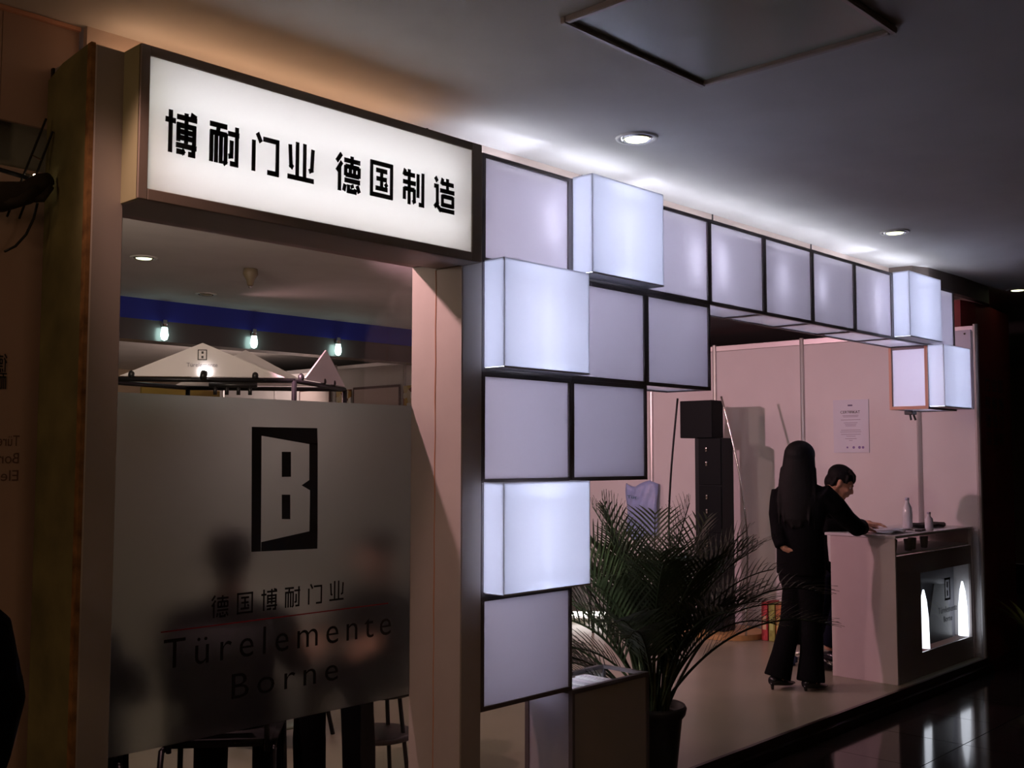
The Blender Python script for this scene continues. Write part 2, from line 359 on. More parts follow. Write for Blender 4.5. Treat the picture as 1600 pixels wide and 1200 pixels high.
def on_wall(bm, x, y, z):          # text on a wall facing -x; reading direction is -y
    for v in bm.verts: v.co = Vector((x-v.co.z, y-v.co.x, v.co.y+z))
    return bm
t.part('lettering', on_xz(text_mesh('Türelemente', .096, .970, spacing=1.35, offset=-.006), -1.180, yo, .796), M_text)
t.part('lettering', on_xz(text_mesh('Borne', .086, .455, spacing=1.35, offset=-.006), -.922, yo, .658), M_text)

# sign box
t = Thing('sign_box', 'backlit white sign box with eight black characters over the window', 'sign', (-.81, -.05, 2.24))
X0, X1, Z0, Z1 = -1.515, -.110, 2.240, 2.700
for nm, q in (('left_side', (X0, X0+.012, -.1, 0, Z0, Z1)), ('right_side', (X1-.012, X1, -.1, 0, Z0, Z1)), ('bottom', (X0+.012, X1-.012, -.1, 0, Z0, Z0+.012))):
    b = B(); bx(b, *q); t.part(nm, bev(b, .001), mat('sign_side', (.42, .40, .24), .6) if nm == 'left_side' else M_post)
M_bord = mat('sign_border', (.30, .24, .20), .5)
for q in ((X0, X0+.030, Z0, Z1), (X1-.052, X1, Z0, Z1), (X0+.03, X1-.052, Z1-.030, Z1), (X0+.03, X1-.052, Z0, Z0+.034)):
    b = B(); bx(b, q[0], q[1], -.106, -.094, q[2], q[3]); t.part('border', bev(b, .002), M_bord)
b = B(); bx(b, X0+.03, X1-.052, -.101, -.097, Z0+.034, Z1-.03); t.part('lit_panel', b, A_sign)
b = B(); bx(b, X0+.012, X1-.012, -.006, -.002, Z0+.012, Z1); t.part('back_board', b, M_white)
for zz in (2.36, 2.56):
    b = B(); tube(b, [(X0+.08, -.030, zz), (X1-.10, -.030, zz)], .012, 8); t.part('fluorescent_tube', b, M_tube_sign, True)
b = B(); bx(b, X0+.012, X1-.012, -.094, -.002, Z1-.010, Z1-.004); t.part('top', b, M_white)
t2 = Thing('uplight', 'added warm tube out of sight on the window lintel for the ceiling glow', 'lamp', (-.8, .20, 2.716))  # added unseen source for the warm glow on the ceiling
for x in (-1.4, -.8, -.2):
    b = B(); bx(b, x-.01, x+.01, .18, .22, 2.7165, 2.745); t2.part('holder', b, M_black)
b = B(); tube(b, [(-1.46, .20, 2.752), (-.14, .20, 2.752)], .006, 8); t2.part('fluorescent_tube', b, emat('tube_warm', (1, .60, .34), 9), True)
for k, x0 in zip(('bo', 'nai', 'men', 'ye', 'de', 'guo', 'zhi', 'zao'), (-1.432, -1.285, -1.137, -1.000, -.806, -.658, -.507, -.357)):
    ht = .128 if k != 'men' else .122
    b = B(); glyph(b, k, x0, 2.522+(.010 if k in('zao', 'zhi', 'guo') else .003), .103, .128, -.101, .003, 12.5); t.part('character', b, M_text)

# ------------------------------------------------------------------ wall of light cubes
W, H, T, D = .549, .4424, 2.7164, .275
BR = .017
def cell(n, k, label, prot=False, bottom=False, left=False, tubes=(), top_open=False, right=False, front='flat', orange=False, back=True, tubemat=None):
    x0, x1 = n*W, (n+1)*W
    if n == 8: x1 = 4.905
    z1, z0 = T-k*H, T-(k+1)*H
    if k == 5: z0 = .012
    t = Thing('light_box', label, 'light box', ((x0+x1)/2, D/2, z0))
    def bar(a, c):
        b = B(); v0 = [min(a[i], c[i]) for i in range(3)]; v1 = [max(a[i], c[i]) for i in range(3)]
        bx(b, v0[0], v1[0], v0[1], v1[1], v0[2], v1[2]); t.part('frame_bar', b, M_frame)
    g = .0006; a0, a1, c0, c1 = x0+g, x1-g, z0+g, z1-g
    for (u0, u1, w0, w1) in ((a0, a0+BR, c0, c1), (a1-BR, a1, c0, c1), (a0+BR, a1-BR, c0, c0+BR), (a0+BR, a1-BR, c1-BR, c1)):
        bar((u0, 0, w0), (u1, .022, w1))
        bar((u0, D-.022, w0), (u1, D, w1))
    if bottom or left or right or k == 5:
        for u in (a0, a1-BR):
            bar((u, .022, c0), (u+BR, D-.022, c0+BR))
        if left or k == 5: bar((a0, .022, c1-BR), (a0+BR, D-.022, c1))
        if k == 5 or right: bar((a1-BR, .022, c1-BR), (a1, D-.022, c1))
    pm = A_flat
    if prot:
        y = -.11; e = .012
        bm_ = B(); bx(bm_, x0+e, x1-e, y, y+.004, z0+e+.006, z1-e+.018); t.part('front_panel', bm_, A_box)
        for u in (x0+e, x1-e-.004):
            bm_ = B(); bx(bm_, u, u+.004, y+.004, .0, z0+e+.006, z1-e+.018); t.part('side_panel', bm_, A_box)
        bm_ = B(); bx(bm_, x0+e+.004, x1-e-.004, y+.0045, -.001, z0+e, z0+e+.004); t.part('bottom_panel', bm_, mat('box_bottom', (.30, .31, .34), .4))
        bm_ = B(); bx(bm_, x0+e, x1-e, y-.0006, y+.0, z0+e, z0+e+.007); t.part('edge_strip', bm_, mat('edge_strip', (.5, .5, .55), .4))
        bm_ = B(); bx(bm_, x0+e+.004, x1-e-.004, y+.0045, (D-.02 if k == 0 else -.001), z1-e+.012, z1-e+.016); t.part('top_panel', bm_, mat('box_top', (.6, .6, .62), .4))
    else:
        bm_ = B(); bx(bm_, a0+BR, a1-BR, .008, .011, c0+BR, c1-BR); t.part('front_panel', bm_, mat('unlit_panel', (.42, .37, .33), .5) if front == 'dull' else pm)
    if back:
        bm_ = B(); bx(bm_, a0+BR, a1-BR, D-.012, D-.009, c0+BR, c1-BR); t.part('back_panel', bm_, A_back)
    if bottom:
        bm_ = B(); bx(bm_, a0+BR, a1-BR, .022, D-.022, c0+.006, c0+.009); t.part('bottom_panel', bm_, pm)
    if left:
        bm_ = B(); bx(bm_, a0+.006, a0+.009, .022, D-.022, c0+BR, c1-BR); t.part('side_panel', bm_, pm)
        if orange:  # halogen light on the frame put into orange strips
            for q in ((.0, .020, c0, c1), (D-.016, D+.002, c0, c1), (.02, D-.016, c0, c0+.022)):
                bm_ = B(); bx(bm_, a0-.006, a0-.0005, q[0], q[1], q[2], q[3]); t.part('lit_side_edge', bm_, A_pink, label='edging of the side face, orange halogen light painted in')
    if right:
        bm_ = B(); bx(bm_, a1-.009, a1-.006, .022, D-.022, c0+BR, c1-BR); t.part('side_panel', bm_, A_back if n == 8 else pm)
    if k == 0:
        zc = z1+.010 if prot else z1-.050
        if not prot:
            bm_ = B(); bx(bm_, a0+.002, a1-.002, .023, D-.023, z1-.052, z1-.049); t.part('light_shield', bm_, M_white)  # added board that keeps the panel tubes' light off the ceiling
        zt = z1+.030 if prot else z1-.026
        bm_ = B(); tube(bm_, [(x0+.03, .095, zt), (x1-.03, .095, zt)], .007, 8); t.part('top_tube', bm_, emat('tube_top', (.82, .86, 1), 19) if 'tube_top' not in MATS else MATS['tube_top'], True)
    for (u, yy, za, zb) in tubes:
        bm_ = B(); tube(bm_, [(x0+u, yy, z0+za), (x0+u, yy, z0+zb)], .013, 8); t.part('fluorescent_tube', bm_, tubemat or (M_tube_box if prot else M_tube), True)
    return t
MID = (.05, .40)
cell(0, 0, 'flat lilac light panel at the top left corner of the cube wall', tubes=[(.43, .075, .14, .32)])
cell(1, 0, 'protruding bright cube in the top row beside the left corner panel', prot=True, tubes=[(.27, .0, .06, .38)])
cell(2, 0, 'third flat light panel of the top row, just right of the protruding cube', tubes=[(.44, .075, .12, .31)])
cell(3, 0, 'first panel of the overhead beam, at the left end above the opening', bottom=True, tubes=[(.13, .075, .12, .32)])
cell(4, 0, 'second panel of the overhead beam, glowing softly in its middle', bottom=True, tubes=[(.22, .085, .12, .32)])
cell(5, 0, 'third panel of the overhead beam, middle of the five flat ones', bottom=True, tubes=[(.13, .08, .15, .32)])
cell(6, 0, 'fourth panel of the overhead beam, left neighbour of the far protruding cube', bottom=True, tubes=[(.34, .08, .12, .32)])
cell(7, 0, 'protruding bluish cube near the far right end of the top row', prot=True, bottom=True, tubes=[(.27, .0, .05, .38)])
cell(8, 0, 'narrow-looking dim panel ending the top row at the far right', right=True)
cell(0, 1, 'protruding bright cube at the left edge in the second row from the top', prot=True, tubes=[(.27, .0, .05, .38)])
cell(1, 1, 'dim panel in the middle of the second row behind the bright cube', bottom=False)
cell(2, 1, 'dim grey panel hanging at the right end of the second row', bottom=True, right=True)
cell(0, 2, 'flat grey-lilac panel at the left edge in the third row', tubes=[])
cell(1, 2, 'dim taupe panel at the right in the third row, above the palm', bottom=True, right=True)
cell(0, 3, 'protruding bright cube at the left edge in the fourth row, left of the palm', prot=True, tubes=[(.27, .0, .05, .38)])
cell(0, 4, 'flat panel fading darker downward at the left edge in the fifth row', bottom=True, right=False)
cell(8, 1, 'protruding bluish cube hanging below the far right end of the beam', prot=True, bottom=True, left=True, orange=True, right=True, tubes=[(.27, .03, .05, .38)])
t = cell(1, 5, 'low brown open-topped box on the floor holding brochures', left=True, front='dull', tubes=[])
LOWBOX = t
b = B(); bx(b, W+.02, 2*W-.02, .025, D-.025, .39, .402); t.part('shelf', b, M_white)
bc = [(.75, .72, .72), (.60, .55, .58), (.70, .62, .66), (.5, .48, .5)]
for i in range(12):
    x = W+.05+i*.026; b = B(); bx(b, x, x+.016, .04, .20, .403, .488+.010*random.random())
    solo('brochure', 'white brochure standing in the low open box', 'brochure', b, mat('brochure%d' % (i % 4), bc[i % 4], .5), (x, .12, .403), group='brochures in the low box')
# clamp under the far cube and the slim pole standing on the counter
t = Thing('clamp', 'small black clamp under the far hanging cube', 'clamp', (4.56, .20, 1.79))
b = B(); bx(b, 4.52, 4.60, .17, .23, 1.800, 1.830); bev(b, .004); t.part('plate', b, M_black)
for dx in (-.03, .03):
    b = B(); tube(b, [(4.56+dx, .19, 1.80), (4.56+dx*1.3, .18, 1.762)], .008, 6); t.part('screw', b, M_black)

# ------------------------------------------------------------------ ceiling fittings
def downlight(x, y, label, r=.085, glow=True):
    t = Thing('downlight', label, 'downlight', (x, y, ZC), 'recessed ceiling downlights'); z = 0
    t.world = False
    b = B()
    n = 32
    prof = [(r*.80, -.001), (r*.86, -.008), (r, -.008), (r*1.04, -.001)]
    rings = [[b.verts.new((rr*math.cos(2*PI*j/n), rr*math.sin(2*PI*j/n), zz)) for j in range(n)] for rr, zz in prof]
    for a, c in zip(rings, rings[1:]):
        for j in range(n): b.faces.new((a[j], a[(j+1) % n], c[(j+1) % n], c[j]))
    t.part('rim', b, M_ring, True)
    b = B(); rings = [[b.verts.new((rr*math.cos(2*PI*j/n), rr*math.sin(2*PI*j/n), zz)) for j in range(n)] for rr, zz in ((r*.80, -.002), (r*.72, -.012), (r*.62, -.004))]
    for a, c in zip(rings, rings[1:]):
        for j in range(n): b.faces.new((a[j], a[(j+1) % n], c[(j+1) % n], c[j]))
    t.part('reflector', b, M_silver, True)
    b = B(); lathe(b, [(r*.60, -.006), (r*.55, -.012), (r*.25, -.016)], n=24); t.part('lamp', b, M_lampglow if glow else mat('dull_lamp', (.5, .48, .35), .3), True)
    return t
downlight(.644, -.287, 'round recessed downlight above the protruding cube of the top row', .088)
downlight(3.25, -.282, 'round recessed downlight above the far end of the beam')
downlight(6.085, -.067, 'small downlight at the right edge beyond the stand')
downlight(.55, 3.846, 'lit downlight seen through the top left of the window', .09)
downlight(1.715, 5.01, 'unlit dark downlight seen through the window, nearest the blue beam', .085, False)
t = Thing('access_panel', 'square glossy ceiling access panel in a dark frame', 'ceiling panel', (-.12, -1.24, ZC))
ax0, ax1, ay0, ay1 = -.53, .26, -1.60, -.865
b = B(); bx(b, ax0+.02, ax1-.02, ay0+.02, ay1-.02, ZC-.006, ZC-.001); t.part('panel', b, mat('panel_gloss', (.46, .50, .44), .18, noise=.05, nscale=2))
for q in ((ax0, ax1, ay1-.022, ay1), (ax0, ax1, ay0, ay0+.022), (ax0, ax0+.022, ay0+.022, ay1-.022), (ax1-.022, ax1, ay0+.022, ay1-.022)):
    b = B(); bx(b, q[0], q[1], q[2], q[3], ZC-.022, ZC-.0005); t.part('frame_strip', bev(b, .004), mat('panel_frame', (.42, .36, .33), .35))
t = Thing('smoke_detector', 'small brownish sensor on the ceiling seen through the window top', 'detector', (1.304, 3.70, ZC))
b = B(); lathe(b, [(.05, -.0), (.055, -.04), (.03, -.085), (.022, -.12), (.01, -.125)], (1.304, 3.70, ZC-.001)); t.part('body', b, mat('sensor_body', (.25, .20, .13), .5), True)
b = B(); lathe(b, [(.014, 0), (.012, -.012), (.004, -.016)], (1.304, 3.70, ZC-.126)); t.part('tip', b, M_silver, True)
for (x, z, lb) in ((1.67, 2.60, 'leftmost of the three glowing lamps under the blue beam'), (2.58, 2.60, 'middle one of the three glowing lamps under the blue beam'), (3.56, 2.60, 'rightmost of the three glowing lamps under the blue beam')):
    t = Thing('beam_lamp', lb, 'lamp', (x, 5.6, z), 'glowing lamps on the blue beam')
    b = B(); tube(b, [(x, 5.61, z+.085), (x, 5.61, z+.02)], .026, 10); t.part('holder', b, M_silver, True)
    b = B(); lathe(b, [(.024, .02), (.030, -.02), (.034, -.05), (.024, -.085), (.006, -.095)], (x, 5.61, z), 12); t.part('bulb', b, M_spotglow, True)
    b = B(); bx(b, x-.01, x+.01, 5.61, 5.66, z+.03, z+.05); t.part('bracket', b, M_black)

# ------------------------------------------------------------------ pavilion kiosk with triangular signs behind the window
P0, P1 = Vector((.30, 3.70, 2.0)), Vector((1.193, 2.974, 2.0))
ux = (P1-P0).normalized(); uy = Vector((-ux.y, ux.x, 0)); uy = uy if uy.y > 0 else -uy
us = Vector((.85, .527, 0)); P2, P3 = P1+us*.95, P0+us*.95
P0 = P0-ux*.35
t = Thing('sign_truss', 'black tubular frame carrying triangular signs behind the window', 'frame', (.9, 3.7, 0))
for a, c in ((P0, P1), (P1, P2), (P2, P3), (P3, P0)):
    b = B(); tube(b, [a, c], .016, 8); t.part('rail', b, M_blackmetal, True)
for a in (P1, P2, P3, P0):
    b = B(); tube(b, [a, (a.x, a.y, 0)], .018, 8); t.part('leg', b, M_blackmetal, True)
for f in (.30, .83):
    p = P0.lerp(P1, f); b = B(); ell(b, p+Vector((0, 0, .03)), (.025, .025, .03), sub=2); t.part('knob', b, M_black, True)
for f in (.12, .55, .75):
    p = P1.lerp(P2, f); b = B(); ell(b, p+Vector((0, 0, .03)), (.022, .022, .03), sub=2); t.part('knob', b, M_black, True)
def tri(a, c, apex, label, name='triangular_sign'):
    t = Thing(name, label, 'sign', ((a+c)/2))
    n = (c-a).cross(apex-a).normalized(); b = B(); poly(b, [a, c, apex], n*.012)
    t.part('board', b, M_white); return t
off = Vector((0, 0, .02))
def onP(f, z): p = P0.lerp(P1, f); return Vector((p.x, p.y, z))
cf = P0.lerp(P1, .60)
t = tri(onP(.25, 2.02), onP(.96, 2.02), onP(.60, 2.245), 'large white triangular sign with door emblem on the front rail')
fx = ux; ny = -uy
def onfront(u, z, o=-.016): p = cf+fx*u+Vector((0, 0, z-2.0))-uy*(-o if o < 0 else o); return p
b = B()
for (u0, u1, z0, z1) in ((-.045, .0, 2.135, 2.205),):
    pass
def fquad(bm, u0, u1, z0, z1):
    q = [cf+fx*u+Vector((0, 0, z-2.0))-uy*.013 for u, z in ((u0, z0), (u1, z0), (u1, z1), (u0, z1))]; poly(bm, q, -uy*.002)
fquad(b, -.030, -.024, 2.13, 2.20); fquad(b, .024, .030, 2.13, 2.20); fquad(b, -.030, .030, 2.194, 2.20); fquad(b, -.030, .030, 2.13, 2.136)
fquad(b, -.006, .008, 2.172, 2.188); fquad(b, -.006, .008, 2.142, 2.158)
t.part('door_emblem', b, M_text)
bm = text_mesh('Türelemente', .026, .20, offset=-.004)
for v in bm.verts: v.co = cf+fx*(v.co.x-.10)+Vector((0, 0, 2.085-2.0+v.co.y))-uy*(.014+v.co.z*.1)
t.part('lettering', bm, mat('grey_print', (.2, .2, .25), .6))
b_ = P3.lerp(P2, -.08)+off; c_ = P3.lerp(P2, .80)+off
tri(b_, c_, (b_+c_)/2+Vector((0, 0, .27)), 'white triangular sign half hidden behind the front one')
b_ = P1.lerp(P2, .16)+off; c_ = P1.lerp(P2, .98)+off
tri(b_, c_, (b_+c_)/2+Vector((0, 0, .24)), 'narrow pink-lit triangular sign on the right side rail')
a_ = P0-ux*.42+uy*.15+off; c_ = P0+ux*.18+uy*.9+off
tri(a_, c_, (a_+c_)/2+Vector((0, 0, .20)), 'pale pink triangular sign at the left window edge')
# lamp bank on the front rail
t = Thing('spotlight_bar', 'black bar of four small spotlights hung under the front rail', 'lamp', cf+Vector((0, 0, -.03)))
b = B(); tube(b, [cf+ux*.05-uy*.03-Vector((0, 0, .035)), cf+ux*.36-uy*.03-Vector((0, 0, .035))], .018, 8); t.part('bar', b, M_black, True)
for i in range(4):
    p = cf+ux*(.09+.075*i)-uy*.03-Vector((0, 0, .045)); b = B(); tube(b, [p, p-Vector((0, 0, .055))], .013, 8); h = t.part('lamp_head', b, M_black, True)
p = cf+ux*.02-uy*.075+Vector((0, 0, .045)); b = B(); tube(b, [p-Vector((0, 0, .04))-uy*.01, p+uy*.02], .024, 10); t.part('lamp_head', b, M_black, True)
b = B(); tube(b, [p+uy*.0202, p+uy*.024], .018, 10); t.part('bulb', b, M_halogen, True)
spot(p+uy*.03, p+uy*1+Vector((0, 0, .1)), 3.0, (1, .92, .9), 140, 1, .02)
# boards, posters on the far wall
t = Thing('yellow_board', 'yellow board standing below the triangular signs', 'board', (1.2, 4.6, 0))
b = B(); bx(b, .95, 1.62, 4.6, 4.63, 1.72, 2.02); t.part('board', bev(b, .004), mat('yellow', (.34, .25, .05), .6))
for x in (1.0, 1.56):
    b = B(); bx(b, x, x+.03, 4.605, 4.625, 0, 1.72); t.part('leg', b, M_alu)
def wallframe(y0, y1, z0, z1, label, dark=(.1, .05, .05), pic=(.62, .50, .48)):
    t = Thing('poster', label, 'poster', (XW-.01, (y0+y1)/2, z0))
    b = B(); bx(b, XW-.030, XW-.02, y0, y1, z0, z1); t.part('frame', bev(b, .003), mat('frame%s' % str(dark), dark, .5))
    b = B(); bx(b, XW-.034, XW-.0305, y0+.03, y1-.03, z0+.03, z1-.03); t.part('sheet', b, mat('pic%s' % str(pic), pic, .4))
wallframe(6.66, 7.56, 1.5, 2.35, 'large pink poster in a dark frame on the far wall behind the window')
wallframe(8.02, 8.7, 1.5, 2.37, 'white sheet in a thin dark frame left of the pink poster', pic=(.7, .62, .6))
M_col = bpy.data.materials.new('flowers'); M_col.use_nodes = True; n = M_col.node_tree; bs = n.nodes['Principled BSDF']
vt = n.nodes.new('ShaderNodeTexVoronoi'); vt.inputs['Scale'].default_value = 14; cr = n.nodes.new('ShaderNodeValToRGB')
tcn = n.nodes.new('ShaderNodeTexCoord'); n.links.new(tcn.outputs['Object'], vt.inputs['Vector'])
for p_, c_ in ((0, (.02, .04, .02, 1)), (.35, (.35, .08, .03, 1)), (.55, (.5, .35, .05, 1)), (.8, (.6, .6, .55, 1))):
    e = cr.color_ramp.elements.new(p_) if p_ not in (0,) else cr.color_ramp.elements[0]; e.color = c_
n.links.new(vt.outputs['Color'], cr.inputs[0]); n.links.new(cr.outputs[0], bs.inputs['Base Color'])
for (y0, y1, lb) in ((7.60, 7.90, 'small colourful flower poster just left of the big pink poster'), (6.30, 6.60, 'small colourful poster at the right edge of the window view')):
    b = B(); bx(b, XW-.03, XW-.02, y0, y1, 1.7, 2.33); solo('small_poster', lb, 'poster', b, M_col, (XW-.01, (y0+y1)/2, 1.7))

# ------------------------------------------------------------------ partition at the far left with mirrored print, bundle and rods
t = Thing('wall_left', None, None, (-2.3, .33, 0), kind='structure')
M_lp = mat('left_panel', (.50, .34, .27), .55, noise=.04, nscale=3)
b = B(); bx(b, -3.0, -1.60, .31, .325, 0, 2.37); t.part('panel', b, M_lp)
b = B(); bx(b, -3.0, -1.751, .31, .325, 2.39, 2.845); t.part('panel', b, M_lp)
b = B(); bx(b, -1.749, -1.515, .31, .325, 2.37+.14, 2.845); t.part('panel', b, M_lp)
b = B(); bx(b, -3.0, -1.515, .296, .33, 2.8455, 2.858); t.part('top_rail', b, A_pink)
b = B(); bx(b, -3.0, -1.515, .36, .375, 1.9, 2.6); t.part('rear_panel', b, mat('grey_board', (.30, .30, .25), .5))
def mir(bm, xs, y=.3095): return bm
b = B(); glyph(b, 'de', -1.739, 1.80, .035, .055, .309, .001, 9, True); glyph(b, 'nai', -1.739, 1.745, .035, .05, .309, .001, 9, True); t.part('mirrored_character', b, M_text)
for i, s_ in enumerate(('Türelemente', 'Borne Tür', 'Elemente')):
    bm = text_mesh(s_, .032, .17); xs = [v.co.x for v in bm.verts]
    for v in bm.verts: v.co = Vector((-1.66-v.co.x, .309-v.co.z*.1, 1.525-i*.052+v.co.y))
    t.part('mirrored_lettering', bm, mat('faint_print', (.15, .08, .06), .6))
t = Thing('lamp_rods', 'thin paired metal rods leaning behind the left post', 'rod', (-1.66, .2, 2.3))
for dx in (0, .035):
    b = B(); tube(b, [(-1.745+dx, .24, 2.20), (-1.64+dx*.6, .24, 2.52-dx)], .0035, 6); t.part('rod', b, M_blackmetal)
for zz in (2.40, 2.34):
    b = B(); tube(b, [(-1.70+(zz-2.34)*.3, .24, zz), (-1.65, .24, zz-.01)], .003, 6); t.part('crossbar', b, M_silver)
b = B(); tube(b, [(-1.80, .24, 2.34), (-1.67, .24, 2.325)], .007, 6); t.part('rail', b, M_blackmetal)
for p in ((-1.725, .225, 2.30), (-1.655, .225, 2.327), (-1.675, .225, 2.335)):
    b = B(); ell(b, p, (.005, .005, .005), sub=2); t.part('bulb', b, emat('tiny_bulb', (1, .8, .55), 5) if 'tiny_bulb' not in MATS else MATS['tiny_bulb'], True)
b = B()
tube(b, [(-1.86, .20, 2.235), (-1.78, .19, 2.245), (-1.71, .19, 2.27), (-1.665, .20, 2.31), (-1.635, .21, 2.33)], [.05, .045, .035, .03, .02], 10, flat=(.7, 1))
tube(b, [(-1.72, .19, 2.25), (-1.67, .18, 2.26), (-1.64, .19, 2.30)], [.012, .014, .01], 8)
tube(b, [(-1.80, .18, 2.22), (-1.74, .165, 2.235), (-1.69, .17, 2.285)], [.012, .015, .01], 8)
solo('cable_bundle', 'dark bundle of cloth and cable slung across the left wall', 'bundle', b, mat('bundle', (.03, .02, .012), .8, bump=.4, nscale=30), (-1.72, .2, 2.25), True)
b = B(); tube(b, [(-1.67, .21, 2.25), (-1.68, .21, 2.20), (-1.70, .21, 2.15), (-1.73, .21, 2.11), (-1.76, .21, 2.09)], .004, 6)
solo('loose_cable', 'thin black cable hanging below the dark bundle at far left', 'cable', b, M_black, (-1.7, .21, 2.15), True)

# ------------------------------------------------------------------ counter
CX0, CX1, CY0, CY1 = 3.93, 5.295, .06, .52
t = Thing('reception_counter', 'white reception counter with glowing logo window beside the dark aisle', 'counter', (4.6, .3, 0))
M_cs = mat('counter_side', (.66, .58, .57), .4, noise=.02)
b = B(); bx(b, CX0, CX0+.02, CY0, CY1, .0, .955); t.part('side_panel', bev(b, .002), M_cs)
b = B(); bx(b, CX1-.02, CX1, CY0, CY1, .0, .955); t.part('side_panel', bev(b, .002), M_cs)
b = B(); bx(b, CX0-.005, CX1+.005, CY0-.005, CY1+.04, .956, .975); t.part('top', bev(b, .003), mat('counter_top', (.75, .74, .76), .3))
b = B(); bx(b, CX0+.02, CX1-.02, CY0+.02, CY1, .84, .852); t.part('shelf', b, M_white)
M_cf = mat('counter_front', (.34, .29, .28), .25)
LX0, LX1, LZ0, LZ1 = 4.34, 5.255, .16, .70
for q in ((CX0+.02, LX0, 0, .835), (LX1, CX1-.02, 0, .835), (LX0, LX1, 0, LZ0), (LX0, LX1, LZ1, .835)):
    b = B(); bx(b, q[0], q[1], CY0+.004, CY0+.018, q[2], q[3]); t.part('front_panel', b, M_cf)
b = B(); bx(b, LX0-.01, LX1+.01, CY0+.13, CY0+.14, LZ0-.01, LZ1+.01); t.part('niche_back', b, mat('niche', (.22, .22, .25), .3))
for q in ((LX0-.01, LX0, LZ0, LZ1), (LX1, LX1+.01, LZ0, LZ1)):
    b = B(); bx(b, q[0], q[1], CY0+.018, CY0+.13, q[2], q[3]); t.part('niche_side', b, M_white)
for x in (LX0+.14, LX1-.06):
    b = B(); tube(b, [(x, CY0+.045, LZ0+.006), (x, CY0+.045, LZ0+.22), (x, CY0+.045, LZ0+.34), (x, CY0+.045, LZ0+.41)], [.038, .034, .022, .006], 10, flat=(1, .5)); t.part('fluorescent_tube', b, emat('niche_flare', (.90, .95, 1), 2.4) if 'niche_flare' not in MATS else MATS['niche_flare'], True)  # flame-like glow of the niche lamps built as tapered glowing bodies
b = B(); b.faces.new([b.verts.new(p) for p in ((LX0, CY0+.010, LZ0), (LX1, CY0+.010, LZ0), (LX1, CY0+.010, LZ1), (LX0, CY0+.010, LZ1))]); gp = t.part('glass_front', b, clear_glass('counter_glass', (.85, .85, .9)))
b = B(); lc = (LX0+LX1)/2+.02; yq = CY0+.0095
def fq(bm, x0, x1, z0, z1): bx(bm, x0, x1, yq-.002, yq, z0, z1)
fq(b, lc-.05, lc-.038, .47, .63); fq(b, lc+.038, lc+.05, .47, .63); fq(b, lc-.05, lc+.05, .615, .63); fq(b, lc-.05, lc+.05, .47, .485); fq(b, lc-.01, lc+.008, .56, .60); fq(b, lc-.01, lc+.008, .50, .54)
t.part('door_emblem', b, M_text)
t.part('lettering', on_xz(text_mesh('Türelemente', .045, .34), lc-.17, yq, .385), M_text)
t.part('lettering', on_xz(text_mesh('Borne', .04, .16), lc-.08, yq, .32), M_text)
# brown stand sheet behind the lettering, tapering upward
b = B(); poly(b, [(lc-.19, CY0+.095, LZ0+.002), (lc+.30, CY0+.095, LZ0+.002), (lc+.20, CY0+.095, .56), (lc-.02, CY0+.095, .58)], (0, .01, 0)); t.part('inner_board', b, mat('inner_board', (.05, .045, .045), .4))
# small goods under the top
M_gl = mat('grey_glass', (.35, .36, .38), .15)
for i, (x, y) in enumerate(((4.06, .14), (4.17, .18), (4.30, .13), (4.44, .16), (4.62, .15))):
    b = B(); lathe(b, [(.022, 0), (.027, .04), (.03, .075), (.027, .08)], (x, y, .8525), 12)
    solo('drinking_glass', ['first', 'second', 'third', 'fourth', 'fifth'][i]+' small glass from the left on the open shelf under the counter top', 'glass', b, M_gl, (x, y, .8525), True, group='glasses on the counter shelf')
# things on the counter
t = Thing('open_magazine', 'open white magazine lying on the counter under the hands', 'magazine', (4.20, .26, .976))
for s_ in (-1, 1):
    b = B(); n = 8; vs = []
    for i in range(n+1):
        u = i/n; z = .978+.022*math.sin(u*PI*.9)*(1-.3*u)+.004; x = 4.20+s_*u*.19
        vs.append([b.verts.new((x, .12, z)), b.verts.new((x+.05, .40, z))])
    for a, c in zip(vs, vs[1:]): b.faces.new((a[0], c[0], c[1], a[1]))
    g = bmesh.ops.extrude_face_region(b, geom=b.faces[:]); bmesh.ops.translate(b, verts=[v for v in g['geom'] if isinstance(v, bmesh.types.BMVert)], vec=(0, 0, -.004))
    t.part('pages', b, mat('paper', (.72, .70, .74), .6), True)
b = B(); poly(b, [(4.43, .09, .977), (4.56, .11, .977), (4.53, .15, .977), (4.42, .13, .977)], (0, 0, .014)); solo('black_wallet', 'small black object beside the open magazine', 'wallet', b, M_black, (4.5, .12, .977))
t = Thing('water_bottle', 'clear plastic bottle standing near the pole on the counter', 'bottle', (4.70, .30, .976))
b = B(); lathe(b, [(.033, 0), (.036, .02), (.034, .06), (.036, .10), (.033, .15), (.014, .19), (.013, .205)], (4.70, .30, .976), 16); t.part('body', b, mat('bottle_plastic', (.72, .74, .78), .15, spec=.8), True)
b = B(); lathe(b, [(.015, 0), (.015, .018), (.012, .02)], (4.70, .30, 1.1815), 12); t.part('cap', b, mat('cap_blue', (.5, .5, .62), .4), True)
t = Thing('small_bottle', 'short bottle in front of the taller bottle on the counter', 'bottle', (4.62, .11, .976))
b = B(); lathe(b, [(.028, 0), (.030, .05), (.026, .085), (.012, .10), (.012, .115)], (4.62, .11, .976), 14); t.part('body', b, MATS['bottle_plastic'], True)
b = B(); lathe(b, [(.013, 0), (.013, .012), (.010, .014)], (4.62, .11, 1.0915), 10); t.part('cap', b, MATS['cap_blue'], True)
b = B(); n = 14
pts = [(4.97+.22*math.cos(2*PI*i/n)*1.0, .26+.10*math.sin(2*PI*i/n), .977+.006*math.sin(i*2.1)+.006) for i in range(n)]
